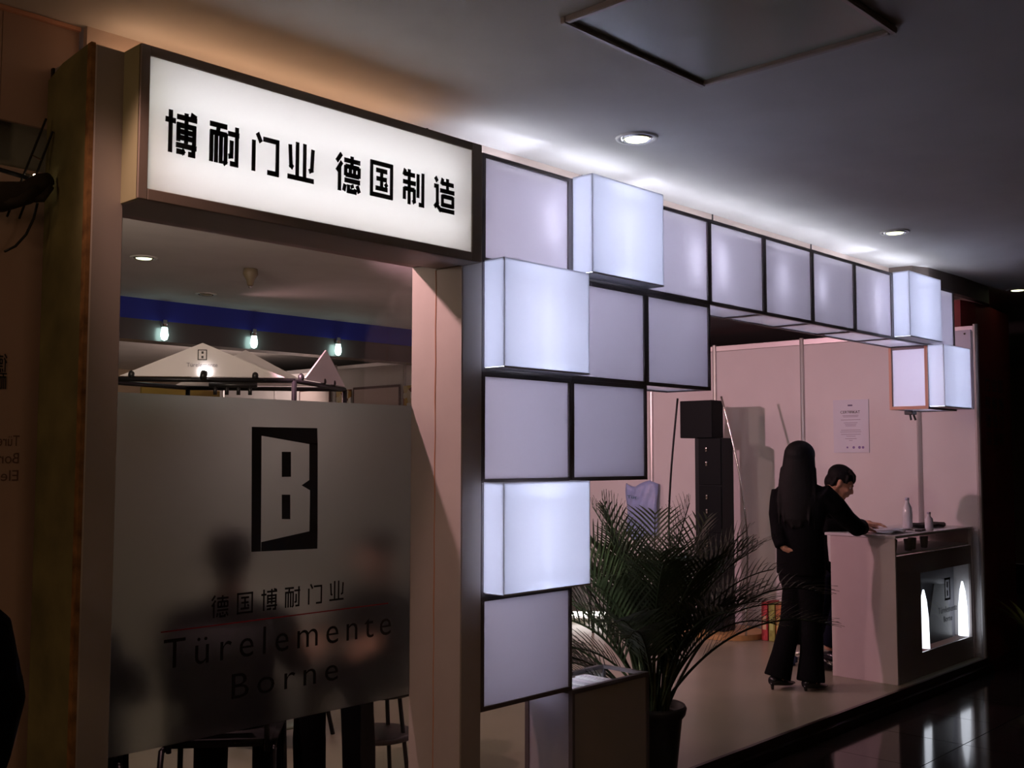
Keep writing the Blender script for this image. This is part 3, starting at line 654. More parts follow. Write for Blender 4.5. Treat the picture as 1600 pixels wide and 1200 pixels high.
poly(b, pts, (0, 0, .018)); solo('black_garment', 'flat dark scarf or bag lying at the right end of the counter', 'bag', b, mat('soft_black', (.02, .018, .02), .8), (4.84, .26, .977))

# ------------------------------------------------------------------ tall dark door-hardware cabinet with bowed rods
cx, cy = 4.88, 1.98
t = Thing('display_tower', 'tall dark display cabinet with bowed metal rods on a wooden base', 'cabinet', (cx, cy, 0))
b = B(); n = 40; poly(b, [(cx-.02+.30*math.cos(2*PI*i/n), cy+.02+.38*math.sin(2*PI*i/n), .002) for i in range(n)], (0, 0, .045)); t.part('base', b, M_wood)
M_tw = mat('tower_black', (.005, .0075, .0085), .55, spec=.12); M_tw2 = mat('tower_edge', (.022, .026, .028), .5, spec=.15)
b = B(); bx(b, cx-.16, cx+.02, cy-.10, cy+.17, .048, 1.655); t.part('body', bev(b, .004), M_tw2)
for i in range(4):
    z0 = .06+i*.40
    b = B(); bx(b, cx-.172, cx-.1605, cy-.095, cy+.125, z0, z0+.392); d = t.part('door', bev(b, .003), M_tw)
    for zz in (z0+.16, z0+.28):
        b = B(); lathe(b, [(.010, 0), (.012, .03), (.008, .038)], (0, 0, 0), 10)
        for v in b.verts: v.co = Vector((cx-.176-v.co.y*.6, cy+.045+v.co.x, zz+v.co.z))
        t.part('handle', b, M_silver, True, parent=d)
b = B(); bx(b, cx-.18, cx-.005, cy-.02, cy+.305, 1.656, 1.975); t.part('head_box', bev(b, .005), M_tw)
for s_ in (-1, 1):
    yb = cy+.42 if s_ > 0 else cy-.36
    y_top = cy+.312 if s_ > 0 else cy-.125
    b = B(); pts = []
    for i in range(17):
        u = i/16; z = .05+1.95*u; bow = math.sin(min(1, (1-u)*1.5)*PI/2)*(1-.35*max(0, .35-u) if s_ < 0 else 1-1.2*max(0, .45-u))
        pts.append((cx-.20, y_top+(yb-y_top)*bow, z))
    tube(b, pts, .009, 8); t.part('bowed_rod', b, M_silver if s_ < 0 else M_blackmetal, True)
# binders beside it
for i, (c_, lb) in enumerate((((.45, .05, .06), 'red folder standing first of the row on the floor'), ((.30, .32, .08), 'green patterned folder between the red and orange ones'), ((.50, .20, .08), 'orange folder standing third in the row on the floor'), ((.55, .32, .36), 'pinkish folder next to the orange one behind the trousers'), ((.62, .58, .66), 'pale lilac folder furthest right in the row'))):
    y1 = 1.600-i*.066; t = Thing('folder', lb, 'folder', (4.94, y1-.03, 0), 'folders standing on the floor')
    b = B(); bx(b, 4.84, 5.04, y1-.056, y1, .001, .31-.006*(i % 2)); t.part('cover', bev(b, .003), mat('folder%d' % i, c_, .5, noise=.4, nscale=18))
    b = B(); bx(b, 4.8365, 4.8395, y1-.045, y1-.012, .09, .2); t.part('spine_label', b, mat('spine%d' % i, [(.7, .5, .3), (.5, .6, .2), (.7, .6, .2), (.8, .7, .7), (.4, .35, .5)][i], .5))
# certificate
t = Thing('certificate', 'white certificate sheet pinned to the pink-lit end wall', 'certificate', (XW, 1.02, 1.53))
b = B(); bx(b, XW-.002, XW+.002, .862, 1.170, 1.532, 1.968); t.part('sheet', b, mat('cert_paper', (.72, .74, .84), .5))
t.part('lettering', on_wall(text_mesh('CERTIFIKAT', .022, .17), XW-.003, 1.105, 1.855), M_text)
b = B(); bx(b, XW-.0035, XW-.0025, 1.0, 1.04, 1.915, 1.927); t.part('crest', b, mat('crest', (.10, .08, .2), .5))
M_fp = mat('fine_print', (.42, .38, .48), .6)
for i, (z, wd) in enumerate(((1.835, .14), (1.825, .13), (1.80, .17), (1.775, .12), (1.762, .10), (1.75, .09), (1.715, .17), (1.70, .18), (1.68, .17), (1.665, .08), (1.645, .10), (1.63, .03))):
    b = B(); bx(b, XW-.003, XW-.0025, 1.018-wd/2, 1.018+wd/2, z, z+.005); t.part('print_line', b, M_fp)
for y, r_ in ((1.05, .008), (.995, .011), (.945, .012), (.915, .011)):
    b = B(); tube(b, [(XW-.003, y, 1.575), (XW-.0024, y, 1.575)], r_, 10); t.part('stamp', b, mat('stamp', (.22, .15, .42), .5))
# blue plastic bag on the wall
t = Thing('plastic_bag', 'translucent blue plastic bag hanging from a wall post behind the palm', 'bag', (XW-.08, 3.1, .72))
b = B(); n, mm = 12, 12; g = []
for i in range(n+1):
    row = []
    for j in range(mm+1):
        u, v_ = i/n, j/mm
        row.append(b.verts.new((XW-.06-.05*math.sin(u*PI)*math.sin(v_*PI*.9+.2)-.012*math.sin(u*17+v_*9), 3.29-u*.36+.03*v_*(u-.5), 1.24-.50*v_-.03*math.sin(u*PI*2))))
    g.append(row)
for i in range(n):
    for j in range(mm): b.faces.new((g[i][j], g[i+1][j], g[i+1][j+1], g[i][j+1]))
g2 = bmesh.ops.extrude_face_region(b, geom=b.faces[:]); bmesh.ops.translate(b, verts=[v for v in g2['geom'] if isinstance(v, bmesh.types.BMVert)], vec=(.02, 0, 0))
t.part('body', b, mat('bag_blue', (.33, .42, .72), .35, noise=.15, nscale=10), True)
b = B(); tube(b, [(XW-.06, 3.05, 1.22), (XW-.03, 3.03, 1.27), (XW-.025, 3.0, 1.25), (XW-.05, 2.98, 1.22)], .006, 6); t.part('handle', b, MATS['bag_blue'], True)
t.part('lettering', on_wall(text_mesh('Tür', .03, .12), XW-.135, 3.22, 1.10), mat('bag_print', (.02, .12, .15), .5))

# ------------------------------------------------------------------ seats
def chair_proto(label, origin, rot, padmat, group=None):
    t = Thing('chair', label, 'chair', origin, group, rotz=rot); t.world = False
    b = B(); g = bmesh.ops.create_cube(b, size=1)
    for v in g['verts']: v.co = Vector((v.co.x*.42, v.co.y*.40, v.co.z*.05+.455))
    t.part('seat', bev(b, .018, 2), padmat, True)
    b = B(); g = bmesh.ops.create_cube(b, size=1)
    for v in g['verts']: v.co = Vector((v.co.x*.40, v.co.y*.035-.215-.03*(v.co.z+.5), v.co.z*.28+.74))
    t.part('backrest', bev(b, .014, 2), padmat, True)
    for sx in (-1, 1):
        b = B(); tube(b, [(sx*.20, -.20, .43), (sx*.205, -.26, .2), (sx*.21, -.30, .0)], .011, 8); t.part('leg', b, M_blackmetal, True)
        b = B(); tube(b, [(sx*.20, .17, .43), (sx*.205, .19, .2), (sx*.21, .21, .0)], .011, 8); t.part('leg', b, M_blackmetal, True)
        b = B(); tube(b, [(sx*.175, -.20, .42), (sx*.175, -.225, .6), (sx*.175, -.255, .9)], .010, 8); t.part('back_tube', b, M_blackmetal, True)
    b = B(); tube(b, [(-.20, -.20, .425), (-.17, .17, .425), (.17, .17, .425), (.20, -.20, .425)], .011, 8); t.part('seat_frame', b, M_blackmetal, True)
    return t
M_pad = mat('black_pad', (.015, .015, .018), .7)
c1 = chair_proto('black metal chair near the lower left corner under the frosted film', (-.70, .68, 0), math.radians(-40), M_pad)
dup(c1.e, (-1.25, .86, 0), math.radians(-30), 'black metal chair at the far lower left of the window')
dup(c1.e, (4.05, 3.10, 0), math.radians(-110), 'chair with square metal back seen left of the palm')
t = Thing('round_stool', 'black padded stool with a round lower shelf by the window post', 'stool', (.25, .92, 0))
sx_, sy_ = .25, .92
b = B(); lathe(b, [(.10, .40), (.17, .405), (.19, .42), (.19, .45), (.17, .465), (.12, .468)], (sx_, sy_, 0), 24); t.part('seat', b, M_pad, True)
b = B(); lathe(b, [(.15, .20), (.165, .205), (.165, .225), (.15, .23)], (sx_, sy_, 0), 28); t.part('shelf', b, mat('dark_wood', (.09, .06, .055), .4), True)
for i in range(4):
    a = i*PI/2+.5; b = B(); tube(b, [(sx_+.10*math.cos(a), sy_+.10*math.sin(a), .41), (sx_+.15*math.cos(a), sy_+.15*math.sin(a), .0)], .010, 8); t.part('leg', b, M_blackmetal, True)
# slender table
t = Thing('side_table', 'small table with slanting steel legs behind the film', 'table', (.15, 1.9, 0))
b = B(); lathe(b, [(.38, .70), (.40, .705), (.40, .72), (.38, .725)], (.25, 1.9, 0), 32); t.part('tabletop', b, mat('table_top', (.35, .33, .30), .4), True)
for (x, y) in ((-.02, 1.45), (.62, 1.75), (.35, 2.25), (-.1, 2.1)):
    b = B(); tube(b, [(.25+(x-.25)*.6, 1.9+(y-1.9)*.6, .70), (x, y, 0)], .012, 8); t.part('leg', b, M_blackmetal, True)
b = B(); lathe(b, [(.22, .10), (.23, .104), (.23, .112), (.22, .115)], (.30, 1.88, 0), 28); t.part('glass_shelf', b, mat('green_glass', (.20, .24, .18), .15), True)
# stool of the second clerk
t = Thing('counter_stool', 'chrome based stool behind the reception counter', 'stool', (4.30, .87, 0))
b = B(); lathe(b, [(.14, .57), (.17, .58), (.175, .61), (.15, .635)], (4.30, .87, 0), 24); t.part('seat', b, M_pad, True)
b = B(); tube(b, [(4.30, .87, .03), (4.30, .87, .57)], .022, 10); t.part('column', b, M_silver, True)
for i in range(5):
    a = i*2*PI/5+.4; b = B(); tube(b, [(4.30, .87, .06), (4.30+.28*math.cos(a), .87+.28*math.sin(a), .02)], [.018, .012], 8); t.part('foot', b, M_silver, True)
b = B(); bx(b, 4.00, 4.11, .87, .96, .001, .08); bev(b, .02, 2); solo('blue_pouch', 'small blue pouch on the floor behind the counter', 'pouch', b, mat('pouch', (.05, .09, .25), .6), (4.05, .91, 0), True)
# glowing strip at the foot of the far wall
t = Thing('light_strip', 'glowing white light strip low behind the palm', 'lamp', (4.6, 3.35, 0))
b = B(); tube(b, [(4.25, 3.62, .075), (4.72, 3.12, .075)], .018, 8); t.part('tube', b, emat('strip', (1, .93, .88), 6), True)
b = B(); tube(b, [(4.27, 3.65, .03), (4.75, 3.14, .03)], .03, 6); t.part('holder', b, M_alu)
b = B(); bx(b, 4.55, 4.90, 3.75, 4.1, .0, .50); bev(b, .01); solo('blue_crate', 'dark blue box on the floor left of the palm', 'box', b, mat('crate', (.02, .035, .16), .5), (4.7, 3.9, 0))

# ------------------------------------------------------------------ potted palm
px_, py_ = 1.20, .04
t = Thing('potted_palm', 'bushy dark green palm in a black pot beside the low box', 'plant', (1.28, .05, 0))
pc = (1.30, .12, 0)
b = B(); lathe(b, [(.105, .003), (.11, .01), (.135, .24), (.152, .262), (.158, .29), (.150, .305), (.138, .30), (.130, .27)], pc, 32); t.part('pot', b, mat('pot_black', (.02, .018, .018), .5), True)
b = B(); lathe(b, [(.125, .25), (.12, .268), (.05, .275)], pc, 24); t.part('soil', b, M_soil, True)
def frond(az, lean, length, base, droop, leaf=.26, roll=0, start=.35):
    """one feather leaf: curved rachis with two rows of narrow leaflets"""
    d = Vector((math.cos(az), math.sin(az), 0)); pts = []; N = 30; p = Vector(base); ang = PI/2-lean
    for i in range(N+1):
        u = i/N; pts.append(p.copy()); a = ang-droop*u**1.6
        p = p+(d*math.cos(a)+Vector((0, 0, math.sin(a))))*length/N
    b = B(); tube(b, pts, [.0075*(1-.8*i/N)+.001 for i in range(N+1)], 6)
    s0 = int(N*start)
    for i in range(s0, N+1):
        for half in (0,):
            u = (i+half)/N; P = pts[i] if not half else (pts[i]+pts[i+1])/2
            tan = (pts[min(i+1, N)]-pts[max(i-1, 0)]).normalized(); side = tan.cross(Vector((0, 0, 1)))
            side = side.normalized() if side.length > .1 else Vector((-d.y, d.x, 0)); nrm = side.cross(tan).normalized()
            L = 1.25*leaf*math.sin(PI*min(1, .18+.80*(u-start)/(1-start)))**.6*random.uniform(.9, 1.08)
            for s_ in (-1, 1):
                dirv = (side*s_*.66+tan*.76+nrm*.30+Vector((0, 0, random.uniform(-.05, .05)))).normalized()
                wv = dirv.cross(nrm).normalized()*.0052; q = []
                for k in range(5):
                    v_ = k/4; c_ = P+dirv*L*v_+Vector((0, 0, -.16*L*v_*v_)); w_ = wv*(1.0 if k in (1, 2) else .75 if k in (0, 3) else .05)
                    q.append((b.verts.new(c_-w_), b.verts.new(c_+w_+nrm*.002)))
                for a_, c_ in zip(q, q[1:]): b.faces.new((a_[0], c_[0], c_[1], a_[1]))
    return b
fr = []
specs = [(2.45, .62, .95, 1.2, .24), (2.9, .45, .92, 1.0, .24), (2.2, .25, .98, .9, .24), (-.75, .30, 1.0, .75, .24), (-.55, .75, 1.12, 1.5, .24), (-.9, 1.0, 1.0, 1.3, .22),
         (1.0, .35, 1.0, .9, .25), (.4, .55, .98, 1.1, .24), (-2.4, .35, .92, .9, .24), (-1.9, .55, .86, 1.3, .24), (3.6, .7, .85, 1.4, .22), (2.6, .95, .85, 1.5, .22),
         (1.6, .12, 1.02, .5, .22), (-.2, .15, .98, .6, .24), (2.75, .18, .9, .7, .24), (-1.2, .22, .95, .9, .24), (-.72, .62, .80, 1.6, .22), (0.0, .85, .95, 1.3, .22), (-2.8, .5, .85, 1.5, .22), (2.3, .8, .72, 1.9, .2),
         (-.65, .45, .95, 1.2, .24), (.9, .6, .9, 1.2, .22),
         (2.6, .35, 1.02, .8, .28), (2.0, .45, .98, 1.0, .28), (-1.0, .35, .96, .9, .28), (.6, .2, 1.02, .7, .28), (2.9, .75, .9, 1.3, .26), (-.4, .4, 1.0, 1.0, .28), (1.4, .4, .95, 1.0, .26), (-2.0, .3, .9, .9, .26), (2.45, .15, 1.04, .5, .28), (-1.5, .5, .85, 1.2, .26), (-.8, .12, .9, .6, .26), (3.1, .3, .8, 1.0, .26),
         (2.3, .5, .9, 1.2, .28), (2.8, .3, .9, .8, .28), (-.6, .3, .92, .9, .28), (0.3, .3, .9, .8, .28), (1.9, .2, .95, .7, .28), (-1.1, .55, .85, 1.3, .26), (-.3, .6, .85, 1.2, .26), (2.6, .6, .8, 1.4, .26), (1.2, .2, .85, .8, .26), (-2.4, .15, .85, .7, .26),
         (2.3, 1.15, .80, 1.6, .24), (2.7, 1.3, .75, 1.5, .22), (2.0, 1.2, .72, 1.8, .22), (2.33, .08, 1.05, .35, .28), (-.8, .05, 1.02, .3, .28)]
for i, (az, ln, L_, dr, lf) in enumerate(specs):
    r_ = random.uniform(.01, .07); a0 = az+random.uniform(-.5, .5)
    base = (pc[0]+r_*math.cos(a0), pc[1]+r_*math.sin(a0), .265)
    b = frond(az, ln*.62, L_, base, dr, lf); t.part('frond', b, M_leaf, False)
for i in range(9):
    a = i*2*PI/9+.3; r_ = .06; p = Vector((pc[0]+r_*math.cos(a), pc[1]+r_*math.sin(a), .262)); d = Vector((math.cos(a), math.sin(a), 0))
    b = B(); tube(b, [p, p+d*.02+Vector((0, 0, .15)), p+d*.07+Vector((0, 0, .36))], [.012, .009, .005], 7); t.part('stem', b, M_stem, True)

# ------------------------------------------------------------------ people
def hand_pts(bm, wrist, fwd, upv, size=1.0, curl=.5, side=1):
    """palm plus four fingers and a thumb; fwd = finger direction, upv = back of the hand"""
    f = Vector(fwd).normalized(); u = Vector(upv); u = (u-f*u.dot(f)).normalized(); r = f.cross(u)*side; w0 = Vector(wrist)
    P = lambda a, b_, c: w0+f*a*size+r*b_*size+u*c*size
    for k, bb in enumerate((-.026, -.009, .009, .026)):
        tube(bm, [P(-.02, bb*.6, 0), P(.03, bb*.9, .002), P(.075, bb, .001)], [.015*size, .014*size, .0115*size], 8)
    for k, (bb, L) in enumerate(((-.030, .062), (-.010, .074), (.010, .080), (.030, .070))):
        pts = [P(.065, bb, .001)]; a = 0.15
        for j, seg in enumerate((.42, .33, .25)):
            a += curl*(.6 if j == 0 else .8); last = pts[-1]
            pts.append(last+(f*math.cos(a)-u*math.sin(a))*L*seg*size*1.05)
        tube(bm, pts, [.0098*size, .009*size, .0082*size, .0065*size], 8)
    pts = [P(.005, .022, -.004), P(.035, .048, -.012), P(.060, .060, -.022), P(.082, .062, -.032)]
    tube(bm, pts, [.014*size, .012*size, .0102*size, .008*size], 8)
def head_mesh(c, look, upv, s=1.0):
    """head with brow, nose, lips, chin and ears; returns bmesh + frame"""
    f = Vector(look).normalized(); u = Vector(upv); u = (u-f*u.dot(f)).normalized(); r = f.cross(u); c = Vector(c)
    R = Matrix((r, f, u)).transposed()
    P = lambda a, b_, z: c+r*a*s+f*b_*s+u*z*s
    bm = B()
    ell(bm, P(0, -.012, .035), (.074*s, .094*s, .082*s), R); ell(bm, P(0, .012, -.02), (.064*s, .078*s, .075*s), R)
    ell(bm, P(0, .030, -.062), (.048*s, .052*s, .042*s), R); ell(bm, P(0, .066, -.088), (.022*s, .018*s, .016*s), R, 2)
    ell(bm, P(0, .076, .022), (.046*s, .014*s, .012*s), R, 2)
    tube(bm, [P(0, .082, .012), P(0, .095, -.008), P(0, .104, -.026), P(0, .090, -.034)], [.008*s, .010*s, .0125*s, .010*s], 8)
    for k in (-1, 1):
        ell(bm, P(k*.012, .090, -.030), (.008*s, .009*s, .007*s), R, 2)
        ell(bm, P(k*.040, .060, -.022), (.020*s, .018*s, .020*s), R, 2)
        ell(bm, P(k*.074, -.008, -.006), (.010*s, .018*s, .032*s), R, 2)
        ell(bm, P(k*.080, -.012, .012), (.009*s, .016*s, .014*s), R, 2)
    ell(bm, P(0, .086, -.054), (.022*s, .010*s, .0055*s), R, 2); ell(bm, P(0, .084, -.064), (.019*s, .010*s, .006*s), R, 2)
    return bm, P, R
def eyes(t, body, P, R, s):
    for k in (-1, 1):
        b = B(); ell(b, P(k*.031, .072, .002), (.012*s, .010*s, .008*s), R, 2); e = t.part('eye', b, mat('eye_white', (.5, .45, .42), .3), True, parent=body)
        b = B(); ell(b, P(k*.031, .0800, .001), (.005*s, .0035*s, .005*s), R, 2); bmj = t.part('iris', b, M_black, True, parent=body)
        b = B(); tube(b, [P(k*.016, .086, .020), P(k*.032, .085, .026), P(k*.048, .074, .020)], [.0025*s, .003*s, .002*s], 6); t.part('eyebrow', b, M_hair, True, parent=body)
def limb(bm, pts, rad, n=14, flat=None): tube(bm, pts, rad, n, True, flat)
def loft(bm, rings, n=24):
    """rings: (centre, half-width vector, half-depth vector)"""
    vs = []
    for c, a, d in rings:
        c, a, d = Vector(c), Vector(a), Vector(d)
        vs.append([bm.verts.new(c+a*math.cos(2*PI*j/n)+d*math.sin(2*PI*j/n)) for j in range(n)])
    for p, q in zip(vs, vs[1:]):
        for j in range(n): bm.faces.new((p[j], p[(j+1) % n], q[(j+1) % n], q[j]))
    bm.faces.new(vs[0][::-1]); bm.faces.new(vs[-1])

# --- the woman at the counter: facing +x, weight on her right leg, forearm on the counter, left hand on the hip
t = Thing('person', 'long-haired person in black jacket and flared trousers standing at the counter', 'person', (3.35, .50, 0))
WX, WY = 3.42, .42
def W3(x, y, z): return Vector((WX+x, WY+y, z))      # x: forward (to the counter), y: her left
# face direction: toward the counter
head_c = W3(.01, .05, 1.475)
bm, HP, HR = head_mesh(head_c, (.85, .28, -.25), (.2, 0, 1), .98)
tube(bm, [W3(-.01, .045, 1.27), W3(-.005, .045, 1.36), head_c+Vector((-.01, 0, -.03))], [.056, .048, .05], 14)
# forearms, hands and ankles in skin
elb_r, wri_r = W3(.30, -.20, 1.03), W3(.53, -.14, 1.015)
limb(bm, [elb_r, wri_r], [.034, .024]); hand_pts(bm, wri_r, (1, .15, -.05), (0, 0, 1), .92, .28, 1)
elb_l, wri_l = W3(-.07, .165, 1.04), W3(-.125, .10, .905)
limb(bm, [elb_l.lerp(wri_l, .5), wri_l], [.03, .024]); hand_pts(bm, wri_l, (.55, -.35, -.55), (-.7, .4, -.3), .92, .45, -1)
loft(bm, [(W3(.0, .05, .86), (0, .125, 0), (.09, 0, 0)), (W3(-.01, .05, 1.05), (0, .115, 0), (.08, 0, 0)), (W3(0, .045, 1.22), (0, .16, 0), (.09, 0, 0)), (W3(-.005, .045, 1.29), (0, .10, 0), (.06, 0, 0))])
ft1, ft2 = W3(-.15, -.055, .03), W3(.02, .02, .03)
ankR, ankL = W3(-.03, -.01, .09), W3(-.14, .165, .10)
limb(bm, [W3(.02, -.01, .86), W3(.02, -.01, .5), ankR], [.068, .045, .034]); limb(bm, [W3(.01, .10, .86), W3(-.005, .115, .5), ankL], [.068, .045, .034])
for a in (ankR, ankL): limb(bm, [a, a+Vector((.03, -.01, -.045)), a+Vector((.12, -.02, -.07))], [.036, .034, .022], 12, flat=(1, .7))
body = t.part('body', solidify_shape(bm, .007, 2), M_skin, True)
eyes(t, body, HP, HR, .98)
b = B()   # jacket with sleeves
loft(b, [(W3(.0, .05, .73), (0, .166, 0), (.130, 0, 0)), (W3(.0, .05, .84), (0, .163, 0), (.128, 0, 0)), (W3(-.005, .05, .93), (0, .162, 0), (.122, 0, 0)), (W3(-.005, .05, 1.02), (0, .150, 0), (.112, 0, 0)), (W3(.0, .05, 1.14), (0, .185, 0), (.120, 0, 0)),
         (W3(.01, .048, 1.24), (0, .200, 0), (.110, 0, 0)), (W3(.005, .046, 1.30), (0, .165, 0), (.085, 0, 0)), (W3(0, .045, 1.335), (0, .07, 0), (.062, 0, 0))])
limb(b, [W3(.0, -.10, 1.27), W3(.07, -.165, 1.18), W3(.18, -.19, 1.09), elb_r, W3(.40, -.175, 1.035), wri_r+Vector((-.03, 0, 0))], [.07, .068, .060, .058, .052, .046])
limb(b, [W3(.0, .18, 1.27), W3(-.01, .195, 1.20), W3(-.05, .185, 1.12), elb_l, W3(-.115, .14, .98), wri_l+Vector((-.01, .01, .01))], [.07, .064, .060, .058, .052, .045])
t.part('jacket', solidify_shape(b, .009, 3), M_cloth, True)
b = B()   # flared trousers
loft(b, [(W3(0, .05, .46+.22), (0, .15, 0), (.11, 0, 0)), (W3(-.0, .05, .78), (0, .158, 0), (.125, 0, 0)), (W3(0, .05, .90), (0, .16, 0), (.118, 0, 0))])
limb(b, [W3(.0, -.025, .82), W3(.02, -.010, .62), W3(.02, -.01, .42), W3(.01, -.01, .22), W3(-.01, -.01, .055)], [.092, .084, .070, .076, .092], 16)
limb(b, [W3(.0, .125, .82), W3(.02, .105, .62), W3(-.02, .12, .42), W3(-.08, .145, .22), W3(-.125, .165, .07)], [.092, .084, .070, .074, .088], 16)
t.part('trousers', solidify_shape(b, .009, 3), M_cloth, True)
b = B()   # long hair down the back
hc = head_c; bk = Vector((-.9, -.25, 0)).normalized(); sd = Vector((-bk.y, bk.x, 0))
ell(b, hc+Vector((-.015, -.005, .035)), (.102, .100, .096))
loft(b, [(hc+bk*.020+Vector((0, 0, .05)), sd*.098, bk*.085), (hc+bk*.045+Vector((0, 0, -.05)), sd*.108, bk*.075), (hc+bk*.065+Vector((0, 0, -.16)), sd*.122, bk*.065), (hc+bk*.085+Vector((0, 0, -.27)), sd*.118, bk*.055), (hc+bk*.105+Vector((0, 0, -.38)), sd*.085, bk*.04), (hc+bk*.115+Vector((0, 0, -.44)), sd*.045, bk*.02)])
for k in range(9):
    o_ = sd*(-.10+.025*k); tube(b, [hc+bk*.06+o_+Vector((0, 0, -.05)), hc+bk*.10+o_*1.15+Vector((0, 0, -.25)), hc+bk*(.13+.02*math.sin(k*3))+o_*1.1+Vector((0, 0, -.43-.02*math.sin(k*5)))], [.018, .018, .006], 7)
t.part('hair', solidify_shape(b, .009, 2), M_hair, True)
for nm, a, dx in (('shoe', ankR, 1), ('shoe', ankL, 1)):
    b = B(); a = Vector(a); hz = a.z-.09
    loft(b, [(a+Vector((-.055, 0, -.035)), (0, .026, 0), (.008, 0, .028)), (a+Vector((-.02, 0, -.04)), (0, .034, 0), (.0, 0, .034)), (a+Vector((.05, -.01, -.058)), (0, .038, 0), (0, 0, .026)), (a+Vector((.12, -.015, -.074)), (0, .042, 0), (0, 0, .018)), (a+Vector((.175, -.02, -.080)), (0, .022, 0), (0, 0, .010))], 16)
    tube(b, [a+Vector((-.05, 0, -.05)), a+Vector((-.045, 0, .003-a.z))], [.014, .009], 8)
    for v in b.verts:
        if v.co.z < .004: v.co.z = .004
    t.part(nm, b, mat('shoe_black', (.01, .01, .014), .25), True)

# --- the second clerk: seated on the stool behind the counter, head bent over the magazine
t = Thing('person', 'short-haired person in dark top bending over the counter, hands on magazine', 'person', (4.15, .95, 0))
hc = Vector((4.355, .645, 1.305))
bm, HP, HR = head_mesh(hc, (.42, -.80, -.50), (.12, -.25, 1), 1.0)
shc = Vector((4.18, .80, 1.08))
tube(bm, [shc+Vector((0, 0, .02)), shc.lerp(hc, .5)+Vector((-.02, .02, -.01)), hc+Vector((-.035, .03, -.03))], [.065, .055, .055], 14)
eR, wR = Vector((4.02, .58, 1.01)), Vector((4.20, .40, 1.020))
eL, wL = Vector((4.40, .72, 1.01)), Vector((4.42, .45, 1.015))
sR, sL = shc+Vector((-.13, -.10, -.01)), shc+Vector((.15, .09, -.02))
limb(bm, [sR, eR, wR], [.045, .037, .026]); hand_pts(bm, wR, (.75, -.5, -.08), (.1, 0, 1), .95, .55, -1)
limb(bm, [sL, eL, wL], [.045, .037, .026]); hand_pts(bm, wL, (.35, -.9, -.05), (0, .1, 1), .95, .30, 1)
hip = Vector((4.29, .86, .66))
loft(bm, [(hip, (.15, .05, 0), (-.03, .10, 0)), (hip.lerp(shc, .5), (.14, .05, 0), (-.03, .09, .02)), (shc, (.15, .10, 0), (-.05, .08, .02))])
kn1, kn2 = Vector((4.10, .64, .62)), Vector((4.36, .64, .62)); an1, an2 = Vector((4.06, .76, .09)), Vector((4.36, .76, .09))
for a, k_, f_ in ((Vector((-.08, 0, .0)), kn1, an1), (Vector((.09, 0, 0)), kn2, an2)): limb(bm, [hip+a, k_, f_], [.085, .055, .038])
body = t.part('body', solidify_shape(bm, .007, 2), M_skin, True); eyes(t, body, HP, HR, 1.0)
b = B()
loft(b, [(hip+Vector((0, 0, -.02)), (.18, .06, 0), (-.04, .13, 0)), (hip.lerp(shc, .45), (.165, .06, 0), (-.04, .115, .02)), (shc+Vector((0, 0, -.06)), (.19, .12, 0), (-.06, .10, .03)), (shc+Vector((.01, 0, .02)), (.14, .10, 0), (-.05, .07, .02)), (shc+Vector((.03, -.02, .065)), (.065, .04, 0), (-.03, .05, .01))])
limb(b, [shc+Vector((-.09, -.05, .0)), sR, sR.lerp(eR, .5), eR, eR.lerp(wR, .4), eR.lerp(wR, .78)], [.068, .065, .058, .056, .050, .046]); limb(b, [shc+Vector((.1, .05, 0)), sL, sL.lerp(eL, .5), eL, eL.lerp(wL, .7)], [.068, .063, .056, .054, .044])
t.part('sweater', solidify_shape(b, .009, 3), M_cloth, True)
b = B()
for a, k_, f_ in ((Vector((-.08, 0, .0)), kn1, an1), (Vector((.09, 0, 0)), kn2, an2)): limb(b, [hip+a, k_, k_.lerp(f_, .5), f_+Vector((0, 0, .03))], [.105, .075, .066, .062])
t.part('trousers', solidify_shape(b, .010, 3), M_cloth2, True)
for f_ in (an1, an2):
    b = B(); loft(b, [(f_+Vector((0, .05, -.05)), (.03, 0, 0), (0, 0, .035)), (f_+Vector((0, -.02, -.045)), (.038, 0, 0), (0, 0, .04)), (f_+Vector((0, -.12, -.06)), (.042, 0, 0), (0, 0, .026)), (f_+Vector((0, -.17, -.068)), (.026, 0, 0), (0, 0, .016))], 14); t.part('shoe', b, mat('shoe_black', (.01, .01, .014), .25), True)
b = B()   # short hair: cap leaving the face and ear free
P = HP
ell(b, P(0, -.024, .048), (.084, .098, .084), HR); ell(b, P(0, -.060, -.010), (.070, .056, .070), HR)
for k in range(-4, 5):
    tube(b, [P(k*.015, .010, .116), P(k*.018, .058, .092), P(k*.0185, .074, .064), P(k*.018, .080, .044-.006*(k % 2))], [.014, .013, .010, .004], 7)
for s_ in (-1, 1):
    tube(b, [P(s_*.074, .02, .08), P(s_*.078, .030, .04), P(s_*.074, .036, .014)], [.014, .012, .005], 7); tube(b, [P(s_*.070, -.04, .02), P(s_*.068, -.045, -.03), P(s_*.055, -.05, -.06)], [.016, .016, .01], 7)
t.part('hair', solidify_shape(b, .006, 2), M_hair, True)

